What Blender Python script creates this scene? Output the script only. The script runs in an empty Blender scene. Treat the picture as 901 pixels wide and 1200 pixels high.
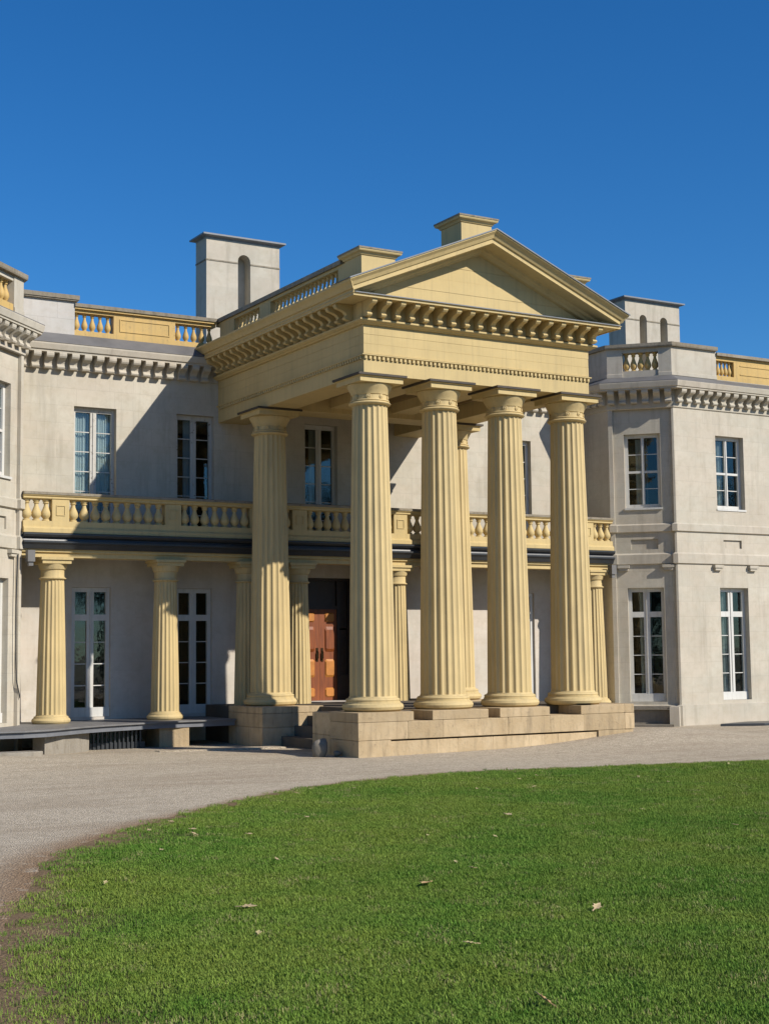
import bpy, bmesh, math, random
from mathutils import Vector, Matrix
R = math.radians
random.seed(7)
S = bpy.context.scene
COL = S.collection

# ------------------------------------------------------------------ camera
YAW, PITCH, ROLL = R(30.574), R(5.444), R(-0.646)
fwd = Vector((math.sin(YAW)*math.cos(PITCH), math.cos(YAW)*math.cos(PITCH), math.sin(PITCH)))
rgt = Vector((math.cos(YAW), -math.sin(YAW), 0))
upv = rgt.cross(fwd)
r2 = rgt*math.cos(ROLL) + upv*math.sin(ROLL)
u2 = -rgt*math.sin(ROLL) + upv*math.cos(ROLL)
cd = bpy.data.cameras.new('camera')
cd.sensor_fit = 'VERTICAL'; cd.sensor_height = 36; cd.lens = 36*1730.3/1200
cd.clip_start = 0.1; cd.clip_end = 6000
cam = bpy.data.objects.new('camera', cd); COL.objects.link(cam)
mw = Matrix((r2, u2, -fwd)).transposed().to_4x4(); mw.translation = Vector((-12.966, -22.613, 1.027))
cam.matrix_world = mw
S.camera = cam

# ------------------------------------------------------------------ sky and sun
SUN = Vector((0.575, -1.0, 0.775)).normalized()          # towards the sun
SUN_EL = math.asin(SUN.z)
w = bpy.data.worlds.new('World'); S.world = w; w.use_nodes = True
nt = w.node_tree; bg = nt.nodes['Background']
sky = nt.nodes.new('ShaderNodeTexSky'); sky.sky_type = 'NISHITA'; sky.sun_disc = False
sky.sun_elevation = SUN_EL; sky.sun_rotation = math.atan2(SUN.x, SUN.y)
sky.altitude = 300; sky.air_density = 1.0; sky.dust_density = 0.1; sky.ozone_density = 3.0
hs = nt.nodes.new('ShaderNodeHueSaturation'); hs.inputs['Saturation'].default_value = 1.3; hs.inputs['Hue'].default_value = 0.495
tint = nt.nodes.new('ShaderNodeMix'); tint.data_type = 'RGBA'; tint.blend_type = 'MULTIPLY'; tint.inputs[0].default_value = 1.0
tint.inputs[7].default_value = (0.68, 1.05, 1.40, 1)      # deep polarised blue
nt.links.new(sky.outputs[0], hs.inputs['Color']); nt.links.new(hs.outputs[0], tint.inputs[6]); nt.links.new(tint.outputs[2], bg.inputs[0])
bg.inputs[1].default_value = 0.0705
ld = bpy.data.lights.new('sun', 'SUN'); ld.energy = 4.6; ld.angle = R(0.53); ld.color = (1.0, 0.93, 0.83)
lo = bpy.data.objects.new('sun', ld); COL.objects.link(lo)
lo.rotation_euler = SUN.to_track_quat('Z', 'Y').to_euler(); lo.location = (20, -30, 30)
S.view_settings.view_transform = 'Standard'; S.view_settings.look = 'None'
S.view_settings.exposure = 0.27; S.view_settings.gamma = 1.0

# ------------------------------------------------------------------ materials
def nodes(name):
    m = bpy.data.materials.new(name); m.use_nodes = True
    t = m.node_tree; return m, t, t.nodes['Principled BSDF']
def N(t, typ, **kw):
    n = t.nodes.new(typ)
    for k, v in kw.items():
        if k in n.inputs: n.inputs[k].default_value = v
        else: setattr(n, k, v)
    return n
def noise(t, vec, scale, detail=4, rough=0.6):
    n = N(t, 'ShaderNodeTexNoise'); n.inputs['Scale'].default_value = scale
    n.inputs['Detail'].default_value = detail; n.inputs['Roughness'].default_value = rough
    t.links.new(vec, n.inputs['Vector']); return n.outputs[0]
def ramp(t, fac, *stops):
    n = N(t, 'ShaderNodeValToRGB'); el = n.color_ramp.elements
    while len(el) < len(stops): el.new(0.5)
    for e, (p, c) in zip(el, stops):
        e.position = p; e.color = (c, c, c, 1) if isinstance(c, (int, float)) else (*c, 1)
    t.links.new(fac, n.inputs[0]); return n.outputs[0]
def mix(t, fac, a, b, mode='MIX'):
    n = N(t, 'ShaderNodeMix', data_type='RGBA', blend_type=mode)
    for sock, v in ((n.inputs[0], fac), (n.inputs[6], a), (n.inputs[7], b)):
        if hasattr(v, 'links'): t.links.new(v, sock)
        elif isinstance(v, (int, float)): sock.default_value = v
        else: sock.default_value = (*v, 1)
    return n.outputs[2]
def mth(t, op, a, b=0.0):
    n = N(t, 'ShaderNodeMath', operation=op)
    for i, v in enumerate((a, b)):
        if hasattr(v, 'links'): t.links.new(v, n.inputs[i])
        else: n.inputs[i].default_value = v
    return n.outputs[0]
def bump(t, h, b, strength=0.3, dist=0.01):
    n = N(t, 'ShaderNodeBump'); n.inputs['Strength'].default_value = strength; n.inputs['Distance'].default_value = dist
    t.links.new(h, n.inputs['Height']); t.links.new(n.outputs[0], b.inputs['Normal'])
ALB = 0.83
def put(t, b, c): t.links.new(mix(t, 1.0, c, (ALB, ALB, ALB), 'MULTIPLY'), b.inputs['Base Color'])
def pos(t): return N(t, 'ShaderNodeNewGeometry').outputs['Position']
def scaled(t, v, s):
    n = N(t, 'ShaderNodeMapping'); n.inputs['Scale'].default_value = s; t.links.new(v, n.inputs[0]); return n.outputs[0]

def mat_paint(name, col, dirt=0.25, rough=0.55, peel=0.0):
    m, t, b = nodes(name); p = pos(t)
    n1 = noise(t, p, 1.3, 5); n2 = noise(t, scaled(t, p, (6, 6, 0.5)), 1.5, 4)
    c = mix(t, ramp(t, n1, (0.35, 0.0), (0.75, 1.0)), col, tuple(x*0.86 for x in col))
    c = mix(t, mth(t, 'MULTIPLY', ramp(t, n2, (0.5, 0.0), (0.8, 1.0)), dirt), c, (0.22, 0.19, 0.13))
    n5 = noise(t, scaled(t, p, (16, 16, 0.4)), 1.0, 4, 0.65); c = mix(t, ramp(t, n5, (0.55, 0.0), (0.74, 0.30)), c, (0.30, 0.235, 0.13))
    n6 = noise(t, p, 26, 5, 0.75); c = mix(t, ramp(t, n6, (0.66, 0.0), (0.71, 0.5)), c, (0.38, 0.33, 0.24))
    if peel:
        n3 = noise(t, p, 14, 6, 0.7)
        c = mix(t, mth(t, 'MULTIPLY', ramp(t, n3, (0.6, 0.0), (0.66, 1.0)), peel), c, (0.16, 0.12, 0.08))
    put(t, b, c); b.inputs['Roughness'].default_value = rough; b.inputs['Specular IOR Level'].default_value = 0.25
    bump(t, noise(t, p, 40, 3), b, 0.2, 0.01)
    return m
def mat_stucco(name, col, joints=0.5, dirt=0.5):
    m, t, b = nodes(name); p = pos(t)
    sx = N(t, 'ShaderNodeSeparateXYZ'); t.links.new(p, sx.inputs[0])
    u = mth(t, 'ADD', sx.outputs[0], mth(t, 'MULTIPLY', sx.outputs[1], 0.37))
    cv = N(t, 'ShaderNodeCombineXYZ'); t.links.new(u, cv.inputs[0]); t.links.new(sx.outputs[2], cv.inputs[1])
    br = N(t, 'ShaderNodeTexBrick', offset=0.5); t.links.new(cv.outputs[0], br.inputs['Vector'])
    br.inputs['Scale'].default_value = 1.0; br.inputs['Brick Width'].default_value = 0.82
    br.inputs['Row Height'].default_value = 0.36; br.inputs['Mortar Size'].default_value = 0.006
    br.inputs['Mortar Smooth'].default_value = 0.3
    br.inputs['Color1'].default_value = (1, 1, 1, 1); br.inputs['Color2'].default_value = (0.8, 0.8, 0.8, 1)
    br.inputs['Mortar'].default_value = (0.9, 0.9, 0.9, 1)
    n1 = noise(t, p, 0.9, 6, 0.65); n2 = noise(t, scaled(t, p, (3.5, 3.5, 0.35)), 1.2, 5, 0.65); n3 = noise(t, p, 5, 5, 0.7)
    c = mix(t, ramp(t, n1, (0.3, 0.0), (0.7, 1.0)), tuple(v*1.05 for v in col), (col[0]*0.82, col[1]*0.82, col[2]*0.81))
    c = mix(t, 0.30, c, br.outputs['Color'], 'MULTIPLY')
    hue = noise(t, scaled(t, p, (1, 1, 2.2)), 0.9, 4); c = mix(t, ramp(t, hue, (0.38, 0.0), (0.62, 0.35)), c, (col[0]*0.98, col[1]*0.88, col[2]*0.84))
    n4 = noise(t, scaled(t, p, (9, 9, 0.22)), 1.0, 4, 0.6); c = mix(t, ramp(t, n4, (0.58, 0.0), (0.78, 0.20)), c, (0.34, 0.31, 0.26))
    c = mix(t, mth(t, 'MULTIPLY', ramp(t, n2, (0.52, 0.0), (0.82, 1.0)), dirt), c, (0.25, 0.22, 0.17))
    c = mix(t, mth(t, 'MULTIPLY', ramp(t, n3, (0.46, 0.0), (0.72, 1.0)), 0.42), c, (col[0]*0.7, col[1]*0.66, col[2]*0.58))
    c = mix(t, mth(t, 'MULTIPLY', br.outputs['Fac'], 0.28*joints), c, (0.24, 0.21, 0.17))
    put(t, b, c); b.inputs['Roughness'].default_value = 0.9; b.inputs['Specular IOR Level'].default_value = 0.15
    h = mth(t, 'SUBTRACT', mth(t, 'MULTIPLY', noise(t, p, 22, 5), 0.5), mth(t, 'MULTIPLY', br.outputs['Fac'], joints))
    bump(t, h, b, 0.35, 0.008)
    return m
def mat_stone(name, col, dark=(0.16, 0.13, 0.09)):
    m, t, b = nodes(name); p = pos(t); oi = N(t, 'ShaderNodeObjectInfo')
    n1 = noise(t, p, 2.4, 6, 0.7); n2 = noise(t, scaled(t, p, (7, 7, 1.2)), 1.3, 5, 0.7)
    c = mix(t, oi.outputs['Random'], tuple(x*0.80 for x in col), tuple(min(1, x*1.12) for x in col))
    c = mix(t, ramp(t, n1, (0.35, 0.0), (0.7, 0.5)), c, (col[0]*0.66, col[1]*0.58, col[2]*0.44))
    c = mix(t, ramp(t, n2, (0.5, 0.0), (0.8, 0.7)), c, dark)
    n7 = noise(t, p, 0.8, 4, 0.6); c = mix(t, ramp(t, n7, (0.4, 0.0), (0.65, 0.4)), c, (col[0]*0.62, col[1]*0.60, col[2]*0.56))
    n8 = noise(t, p, 9, 6, 0.8); c = mix(t, ramp(t, n8, (0.58, 0.0), (0.68, 0.45)), c, dark)
    put(t, b, c); b.inputs['Roughness'].default_value = 0.9; b.inputs['Specular IOR Level'].default_value = 0.15
    bump(t, noise(t, p, 18, 6, 0.7), b, 0.6, 0.02)
    return m
def mat_plain(name, col, rough=0.6, metal=0.0, var=0.25, scale=3.0, bstr=0.15):
    m, t, b = nodes(name); p = pos(t)
    n1 = noise(t, p, scale, 5)
    c = mix(t, ramp(t, n1, (0.3, 0.0), (0.75, 1.0)), col, tuple(x*(1-var) for x in col))
    put(t, b, c); b.inputs['Roughness'].default_value = rough; b.inputs['Metallic'].default_value = metal
    bump(t, noise(t, p, 30, 4), b, bstr, 0.006)
    return m
M_YEL = mat_paint('cream yellow paint', (0.675, 0.52, 0.245), 0.25, 0.72)
M_COL = mat_paint('pale cream column paint', (0.685, 0.53, 0.262), 0.35, 0.7)
M_YELP = mat_paint('flaking yellow paint', (0.62, 0.44, 0.19), 0.5, 0.6, 0.7)
M_CEIL = mat_paint('shade darkened ceiling paint', (0.40, 0.29, 0.14), 0.3, 0.6)  # ceiling colour taken darker to stand in for shade under the portico
M_OCH = mat_paint('parapet ochre paint', (0.66, 0.45, 0.16), 0.4, 0.6, 0.4)
M_WALL = mat_stucco('scored stucco', (0.645, 0.60, 0.495), 0.5)
M_LOW = mat_stucco('smooth whitewashed stucco', (0.71, 0.66, 0.58), 0.12, 0.2)
M_PALE = mat_stucco('pale limestone', (0.66, 0.645, 0.60), 0.8, 0.3)
M_BAND = mat_stucco('dressed limestone', (0.62, 0.575, 0.475), 0.0, 0.6)
M_BASE = mat_stone('sandstone', (0.64, 0.50, 0.315))
M_CAP = mat_stone('weathered coping', (0.36, 0.32, 0.25), (0.07, 0.06, 0.045))
M_WHITE = mat_paint('white joinery paint', (0.74, 0.73, 0.68), 0.2, 0.45, 0.12)
M_PEEL = mat_paint('peeling joinery paint', (0.66, 0.64, 0.58), 0.4, 0.5, 0.9)
M_METAL = mat_plain('dark painted metal', (0.045, 0.05, 0.055), 0.38, 0.0, 0.4)
M_LEAD = mat_plain('lead sheet', (0.20, 0.195, 0.19), 0.6, 0.0, 0.4, 1.5)
M_CAPMET = mat_plain('grey metal capping', (0.22, 0.235, 0.25), 0.5, 0.0, 0.3)
M_ROOF = mat_plain('grey roof sheet', (0.22, 0.22, 0.22), 0.7)
M_DECK = mat_plain('grey painted boards', (0.22, 0.215, 0.21), 0.6, 0.0, 0.3, 4.0)
M_FASC = mat_plain('grey fascia paint', (0.20, 0.21, 0.23), 0.55, 0.0, 0.25, 4.0)
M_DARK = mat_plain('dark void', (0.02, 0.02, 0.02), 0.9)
M_CURT = mat_plain('curtain cloth', (0.80, 0.80, 0.78), 0.9, 0.0, 0.15)
M_CONC = mat_stone('worn grey stone', (0.36, 0.33, 0.28))
M_PAVE = mat_stone('dark paving stone', (0.17, 0.15, 0.125))
M_BOULD = mat_stone('granite boulder', (0.34, 0.31, 0.26))
def mat_wood():
    m, t, b = nodes('varnished door wood'); p = pos(t)
    n = noise(t, scaled(t, p, (14, 14, 0.9)), 2.0, 6, 0.65)
    c = ramp(t, n, (0.3, (0.15, 0.032, 0.004)), (0.7, (0.32, 0.08, 0.009)))
    put(t, b, c); b.inputs['Roughness'].default_value = 0.55
    bump(t, n, b, 0.1, 0.004); return m
M_WOOD = mat_wood()
M_DWOOD = mat_plain('dark frame wood and door shade', (0.035, 0.02, 0.012), 0.5, 0.0, 0.4, 8)  # near-black, so the panels around the door carry its shade
M_BROWN = mat_plain('weathered dark capping', (0.075, 0.058, 0.04), 0.7, 0.0, 0.4, 5)
M_WOODL = mat_plain('amber door panel', (0.62, 0.24, 0.04), 0.55, 0.0, 0.3, 6.0)
M_BRASS = mat_plain('dark bronze', (0.08, 0.05, 0.025), 0.35, 0.9)
def mat_glass():
    m, t, b = nodes('window glass')
    out = t.nodes['Material Output']
    tr = N(t, 'ShaderNodeBsdfTransparent'); tr.inputs[0].default_value = (0.80, 0.86, 0.86, 1)
    gl = N(t, 'ShaderNodeBsdfGlossy'); gl.inputs['Roughness'].default_value = 0.03; gl.inputs[0].default_value = (1, 1, 1, 1)
    lw = N(t, 'ShaderNodeLayerWeight'); lw.inputs[0].default_value = 0.5
    fr_ = mth(t, 'ADD', mth(t, 'MULTIPLY', mth(t, 'POWER', lw.outputs['Facing'], 5.0), 0.92), 0.045)
    n = N(t, 'ShaderNodeBump'); n.inputs['Strength'].default_value = 0.05; n.inputs['Distance'].default_value = 0.02
    t.links.new(noise(t, pos(t), 4.5, 2), n.inputs['Height']); t.links.new(n.outputs[0], gl.inputs['Normal']); 
    mx = N(t, 'ShaderNodeMixShader'); t.links.new(fr_, mx.inputs[0]); t.links.new(tr.outputs[0], mx.inputs[1]); t.links.new(gl.outputs[0], mx.inputs[2])
    t.links.new(mx.outputs[0], out.inputs[0]); return m
M_GLASS = mat_glass()
def mat_gravel():
    m, t, b = nodes('raked gravel'); p = pos(t)
    vo = N(t, 'ShaderNodeTexVoronoi'); vo.inputs['Scale'].default_value = 52; t.links.new(p, vo.inputs['Vector'])
    sp = N(t, 'ShaderNodeSeparateColor'); t.links.new(vo.outputs['Color'], sp.inputs[0])
    c = ramp(t, sp.outputs[0], (0.0, (0.40, 0.34, 0.25)), (0.5, (0.56, 0.48, 0.36)), (1.0, (0.74, 0.64, 0.49)))
    n1 = noise(t, scaled(t, p, (0.35, 1.5, 1)), 0.7, 7, 0.68); n2 = noise(t, p, 6, 4)
    c = mix(t, ramp(t, n1, (0.46, 0.0), (0.68, 0.55)), c, (0.38, 0.30, 0.21))
    c = mix(t, ramp(t, n2, (0.45, 0.0), (0.75, 0.35)), c, (0.28, 0.23, 0.17))
    at = N(t, 'ShaderNodeAttribute', attribute_name='soil')
    f = mth(t, 'MULTIPLY', at.outputs['Fac'], ramp(t, noise(t, p, 2.6, 6, 0.75), (0.30, 0.0), (0.48, 1.0)))
    soil = ramp(t, noise(t, p, 20, 5, 0.75), (0.3, (0.20, 0.125, 0.065)), (0.7, (0.42, 0.285, 0.175)))
    c = mix(t, f, c, soil)
    put(t, b, c); b.inputs['Roughness'].default_value = 0.95; b.inputs['Specular IOR Level'].default_value = 0.1
    h = mth(t, 'ADD', mth(t, 'MULTIPLY', vo.outputs['Distance'], -1.0), mth(t, 'MULTIPLY', noise(t, p, 9, 6, 0.7), 0.5))
    bump(t, h, b, 0.7, 0.02); return m
M_GRAV = mat_gravel()
def mat_turf(name, blades):
    m, t, b = nodes(name); p = pos(t); oi = N(t, 'ShaderNodeObjectInfo')
    n1 = noise(t, p, 0.55, 5, 0.6); n2 = noise(t, p, 2.6, 4, 0.6)
    n0 = noise(t, p, 1.4, 6, 0.7)
    c = mix(t, ramp(t, n1, (0.40, 0.0), (0.60, 1.0)), (0.085, 0.225, 0.024), (0.235, 0.30, 0.045))
    c = mix(t, ramp(t, n0, (0.56, 0.0), (0.70, 0.75)), c, (0.06, 0.165, 0.018)); c = mix(t, ramp(t, n0, (0.30, 0.6), (0.44, 0.0)), c, (0.33, 0.36, 0.09))
    c = mix(t, ramp(t, n2, (0.45, 0.0), (0.75, 0.55)), c, (0.26, 0.29, 0.075))
    if blades:
        c = mix(t, ramp(t, oi.outputs['Random'], (0.0, 0.0), (1.0, 0.75)), c, (0.33, 0.47, 0.09))
        c = mix(t, ramp(t, noise(t, p, 60, 2), (0.4, 0.0), (0.70, 0.75)), c, (0.045, 0.12, 0.016))
        c = mix(t, ramp(t, oi.outputs['Random'], (0.955, 0.0), (0.97, 0.8)), c, (0.40, 0.34, 0.17))
    else:
        c = mix(t, ramp(t, noise(t, p, 30, 4), (0.25, 0.55), (0.5, 1.0)), mix(t, 0.4, c, (0.05, 0.08, 0.02)), (0.075, 0.085, 0.03))
        ed = N(t, 'ShaderNodeAttribute', attribute_name='edge')
        c = mix(t, ed.outputs['Fac'], c, ramp(t, noise(t, p, 20, 5, 0.75), (0.3, (0.16, 0.11, 0.055)), (0.7, (0.34, 0.235, 0.14))))
    put(t, b, c); b.inputs['Roughness'].default_value = 0.75
    b.inputs['Specular IOR Level'].default_value = 0.08
    if not blades: bump(t, noise(t, p, 35, 5), b, 0.8, 0.03)
    return m
M_TURF = mat_turf('turf soil', False); M_BLADE = mat_turf('grass blade', True)
M_LEAF = mat_plain('dry leaf', (0.66, 0.42, 0.20), 0.7, 0, 0.4, 25)
M_LEAFY = mat_plain('pale yellow leaf', (0.62, 0.52, 0.24), 0.7, 0, 0.3, 25)
M_LEAFP = mat_plain('bleached leaf', (0.66, 0.50, 0.27), 0.7, 0, 0.3, 25)

# ------------------------------------------------------------------ mesh helpers
class MB:
    def __init__(s): s.v = []; s.f = []
    def add(s, vs, fs):
        o = len(s.v); s.v += [tuple(v) for v in vs]; s.f += [tuple(i+o for i in f) for f in fs]
    def box(s, x0, y0, z0, x1, y1, z1):
        s.add([(x0,y0,z0),(x1,y0,z0),(x1,y1,z0),(x0,y1,z0),(x0,y0,z1),(x1,y0,z1),(x1,y1,z1),(x0,y1,z1)],
              [(0,3,2,1),(4,5,6,7),(0,1,5,4),(1,2,6,5),(2,3,7,6),(3,0,4,7)])
    def prism(s, poly, fn, a, b):
        n = len(poly); vs = [fn(p, a) for p in poly] + [fn(p, b) for p in poly]
        s.add(vs, [tuple(range(n))[::-1], tuple(range(n, 2*n))] + [(i, (i+1) % n, n+(i+1) % n, n+i) for i in range(n)])
    def sweep(s, path, prof, closed=False):
        P = [Vector(p) for p in path]; n = len(P); k = len(prof); rows = []
        for i in range(n):
            d0 = (P[i]-P[i-1]).normalized() if (i > 0 or closed) else None
            d1 = (P[(i+1) % n]-P[i]).normalized() if (i < n-1 or closed) else None
            d0 = d0 or d1; d1 = d1 or d0
            n0 = Vector((d0.y, -d0.x)); n1 = Vector((d1.y, -d1.x))
            m = (n0+n1)/(1+n0.dot(n1))
            rows.append([(P[i].x+m.x*d, P[i].y+m.y*d, z) for d, z in prof])
        vs = [v for r in rows for v in r]; fs = []
        for i in range(n if closed else n-1):
            j = (i+1) % n
            for a in range(k):
                b = (a+1) % k
                fs.append((i*k+a, i*k+b, j*k+b, j*k+a))
        if not closed: fs += [tuple(range(k))[::-1], tuple((n-1)*k+a for a in range(k))]
        s.add(vs, fs)
    def lathe(s, prof, cx=0, cy=0, n=24, caps=True):
        k = len(prof); vs = []; fs = []
        for r, z in prof:
            for i in range(n):
                a = 2*math.pi*i/n; vs.append((cx+r*math.cos(a), cy+r*math.sin(a), z))
        for j in range(k-1):
            for i in range(n): fs.append((j*n+i, j*n+(i+1) % n, (j+1)*n+(i+1) % n, (j+1)*n+i))
        if caps: fs += [tuple(range(n))[::-1], tuple((k-1)*n+i for i in range(n))]
        s.add(vs, fs)
    def tube(s, pts, r, n=8):
        rows = []
        for i, p in enumerate(pts):
            p = Vector(p); d = (Vector(pts[min(i+1, len(pts)-1)])-Vector(pts[max(i-1, 0)])).normalized()
            a = d.orthogonal().normalized(); b = d.cross(a)
            rows.append([p+a*r*math.cos(2*math.pi*k/n)+b*r*math.sin(2*math.pi*k/n) for k in range(n)])
        s.add([v for q in rows for v in q], [(i*n+k, i*n+(k+1) % n, (i+1)*n+(k+1) % n, (i+1)*n+k) for i in range(len(pts)-1) for k in range(n)])
    def mesh(s, name, mat, smooth=False, angle=None):
        me = bpy.data.meshes.new(name); me.from_pydata(s.v, [], s.f)
        bm = bmesh.new(); bm.from_mesh(me); bmesh.ops.recalc_face_normals(bm, faces=bm.faces[:]); bm.to_mesh(me); bm.free()
        me.materials.append(mat)
        if smooth:
            me.polygons.foreach_set('use_smooth', [True]*len(me.polygons))
            me.set_sharp_from_angle(angle=R(angle or 40))
        return me
    def obj(s, name, mat, parent=None, **kw): return link(name, s.mesh(name, mat, **kw), parent)
def link(name, me, parent=None, loc=None, rz=0.0, frame='world'):
    o = bpy.data.objects.new(name, me); COL.objects.link(o)
    if parent is not None:
        o.parent = parent
        if frame == 'world': o.matrix_parent_inverse = Matrix.Translation(-worldloc(parent))
    if loc is not None: o.location = loc
    o.rotation_euler.z = rz
    return o
WL = {}
def worldloc(o): return WL.get(o.name, Vector((0, 0, 0)))
def thing(name, loc, label, cat, group=None):
    o = bpy.data.objects.new(name, None); COL.objects.link(o); o.location = loc; WL[o.name] = Vector(loc)
    o.empty_display_size = 0.3
    return tag(o, label, cat, group)
def tag(o, label=None, cat=None, group=None, kind=None):
    for k, v in (('label', label), ('category', cat), ('group', group), ('kind', kind)):
        if v: o[k] = v
    return o
def at(o, loc, rz=0.0):
    o.location = loc; o.rotation_euler.z = rz; return o

W = 5.08; MID = W/2; WY = 6.33; GZ = -0.76
mx = lambda x: W-x
D45 = math.sqrt(0.5)
house = thing('mansion', (MID, WY, GZ), 'two-storey cream and grey villa with a tall columned yellow portico and canted bays', 'mansion')

# ------------------------------------------------------------------ walls with openings
def wall_face(mb, A, B, z0, z1, holes, reveal=0.22, thick=0.30):
    """A->B left to right seen from outside; holes are (u0,u1,z0,z1) along the wall."""
    A = Vector(A); B = Vector(B); L = (B-A).length; d = (B-A)/L; nin = Vector((-d.y, d.x))
    us = sorted({0, L, *[h[0] for h in holes], *[h[1] for h in holes]}); zs = sorted({z0, z1, *[h[2] for h in holes], *[h[3] for h in holes]})
    def pt(u, q, z): p = A+d*u+nin*q; return (p.x, p.y, z)
    for i in range(len(us)-1):
        for j in range(len(zs)-1):
            uc = (us[i]+us[i+1])/2; zc = (zs[j]+zs[j+1])/2
            if any(h[0] < uc < h[1] and h[2] < zc < h[3] for h in holes): continue
            for q in (0, thick):
                mb.add([pt(us[i], q, zs[j]), pt(us[i+1], q, zs[j]), pt(us[i+1], q, zs[j+1]), pt(us[i], q, zs[j+1])], [(0, 1, 2, 3)])
    for u0, u1, a, b in holes:
        mb.add([pt(u0, 0, a), pt(u1, 0, a), pt(u1, 0, b), pt(u0, 0, b), pt(u0, thick, a), pt(u1, thick, a), pt(u1, thick, b), pt(u0, thick, b)],
               [(0, 1, 5, 4), (1, 2, 6, 5), (2, 3, 7, 6), (3, 0, 4, 7)])
LOW_Z = (-0.20, 2.50); LOWM_Z = (-0.20, 2.42); UPM_Z = (3.40, 6.13); UPB_Z = (4.42, 6.21)
MAIN_U = [(-3.21, -2.30), (-0.96, -0.10), (2.09, 2.92)]; MAIN_U += [(mx(b), mx(a)) for a, b in MAIN_U[:2]]
MAIN_L = [(-3.22, -2.40), (-0.97, -0.15)]; MAIN_L += [(mx(b), mx(a)) for a, b in MAIN_L]
DOOR = (1.80, 3.28, -0.06, 2.70)
XL, XR = -4.63, 9.71
mb = MB()
wall_face(mb, (XL, WY), (XR, WY), 3.0, 7.6, [(a-XL, b-XL, *UPM_Z) for a, b in MAIN_U])
mb.obj('wall', M_WALL, house)
mb = MB()
wall_face(mb, (XL, WY), (XR, WY), GZ-0.3, 3.0, [(a-XL, b-XL, *LOWM_Z) for a, b in MAIN_L] + [(DOOR[0]-XL, DOOR[1]-XL, DOOR[2], DOOR[3])], thick=0.30)
mb.obj('wall', M_LOW, house)

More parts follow.
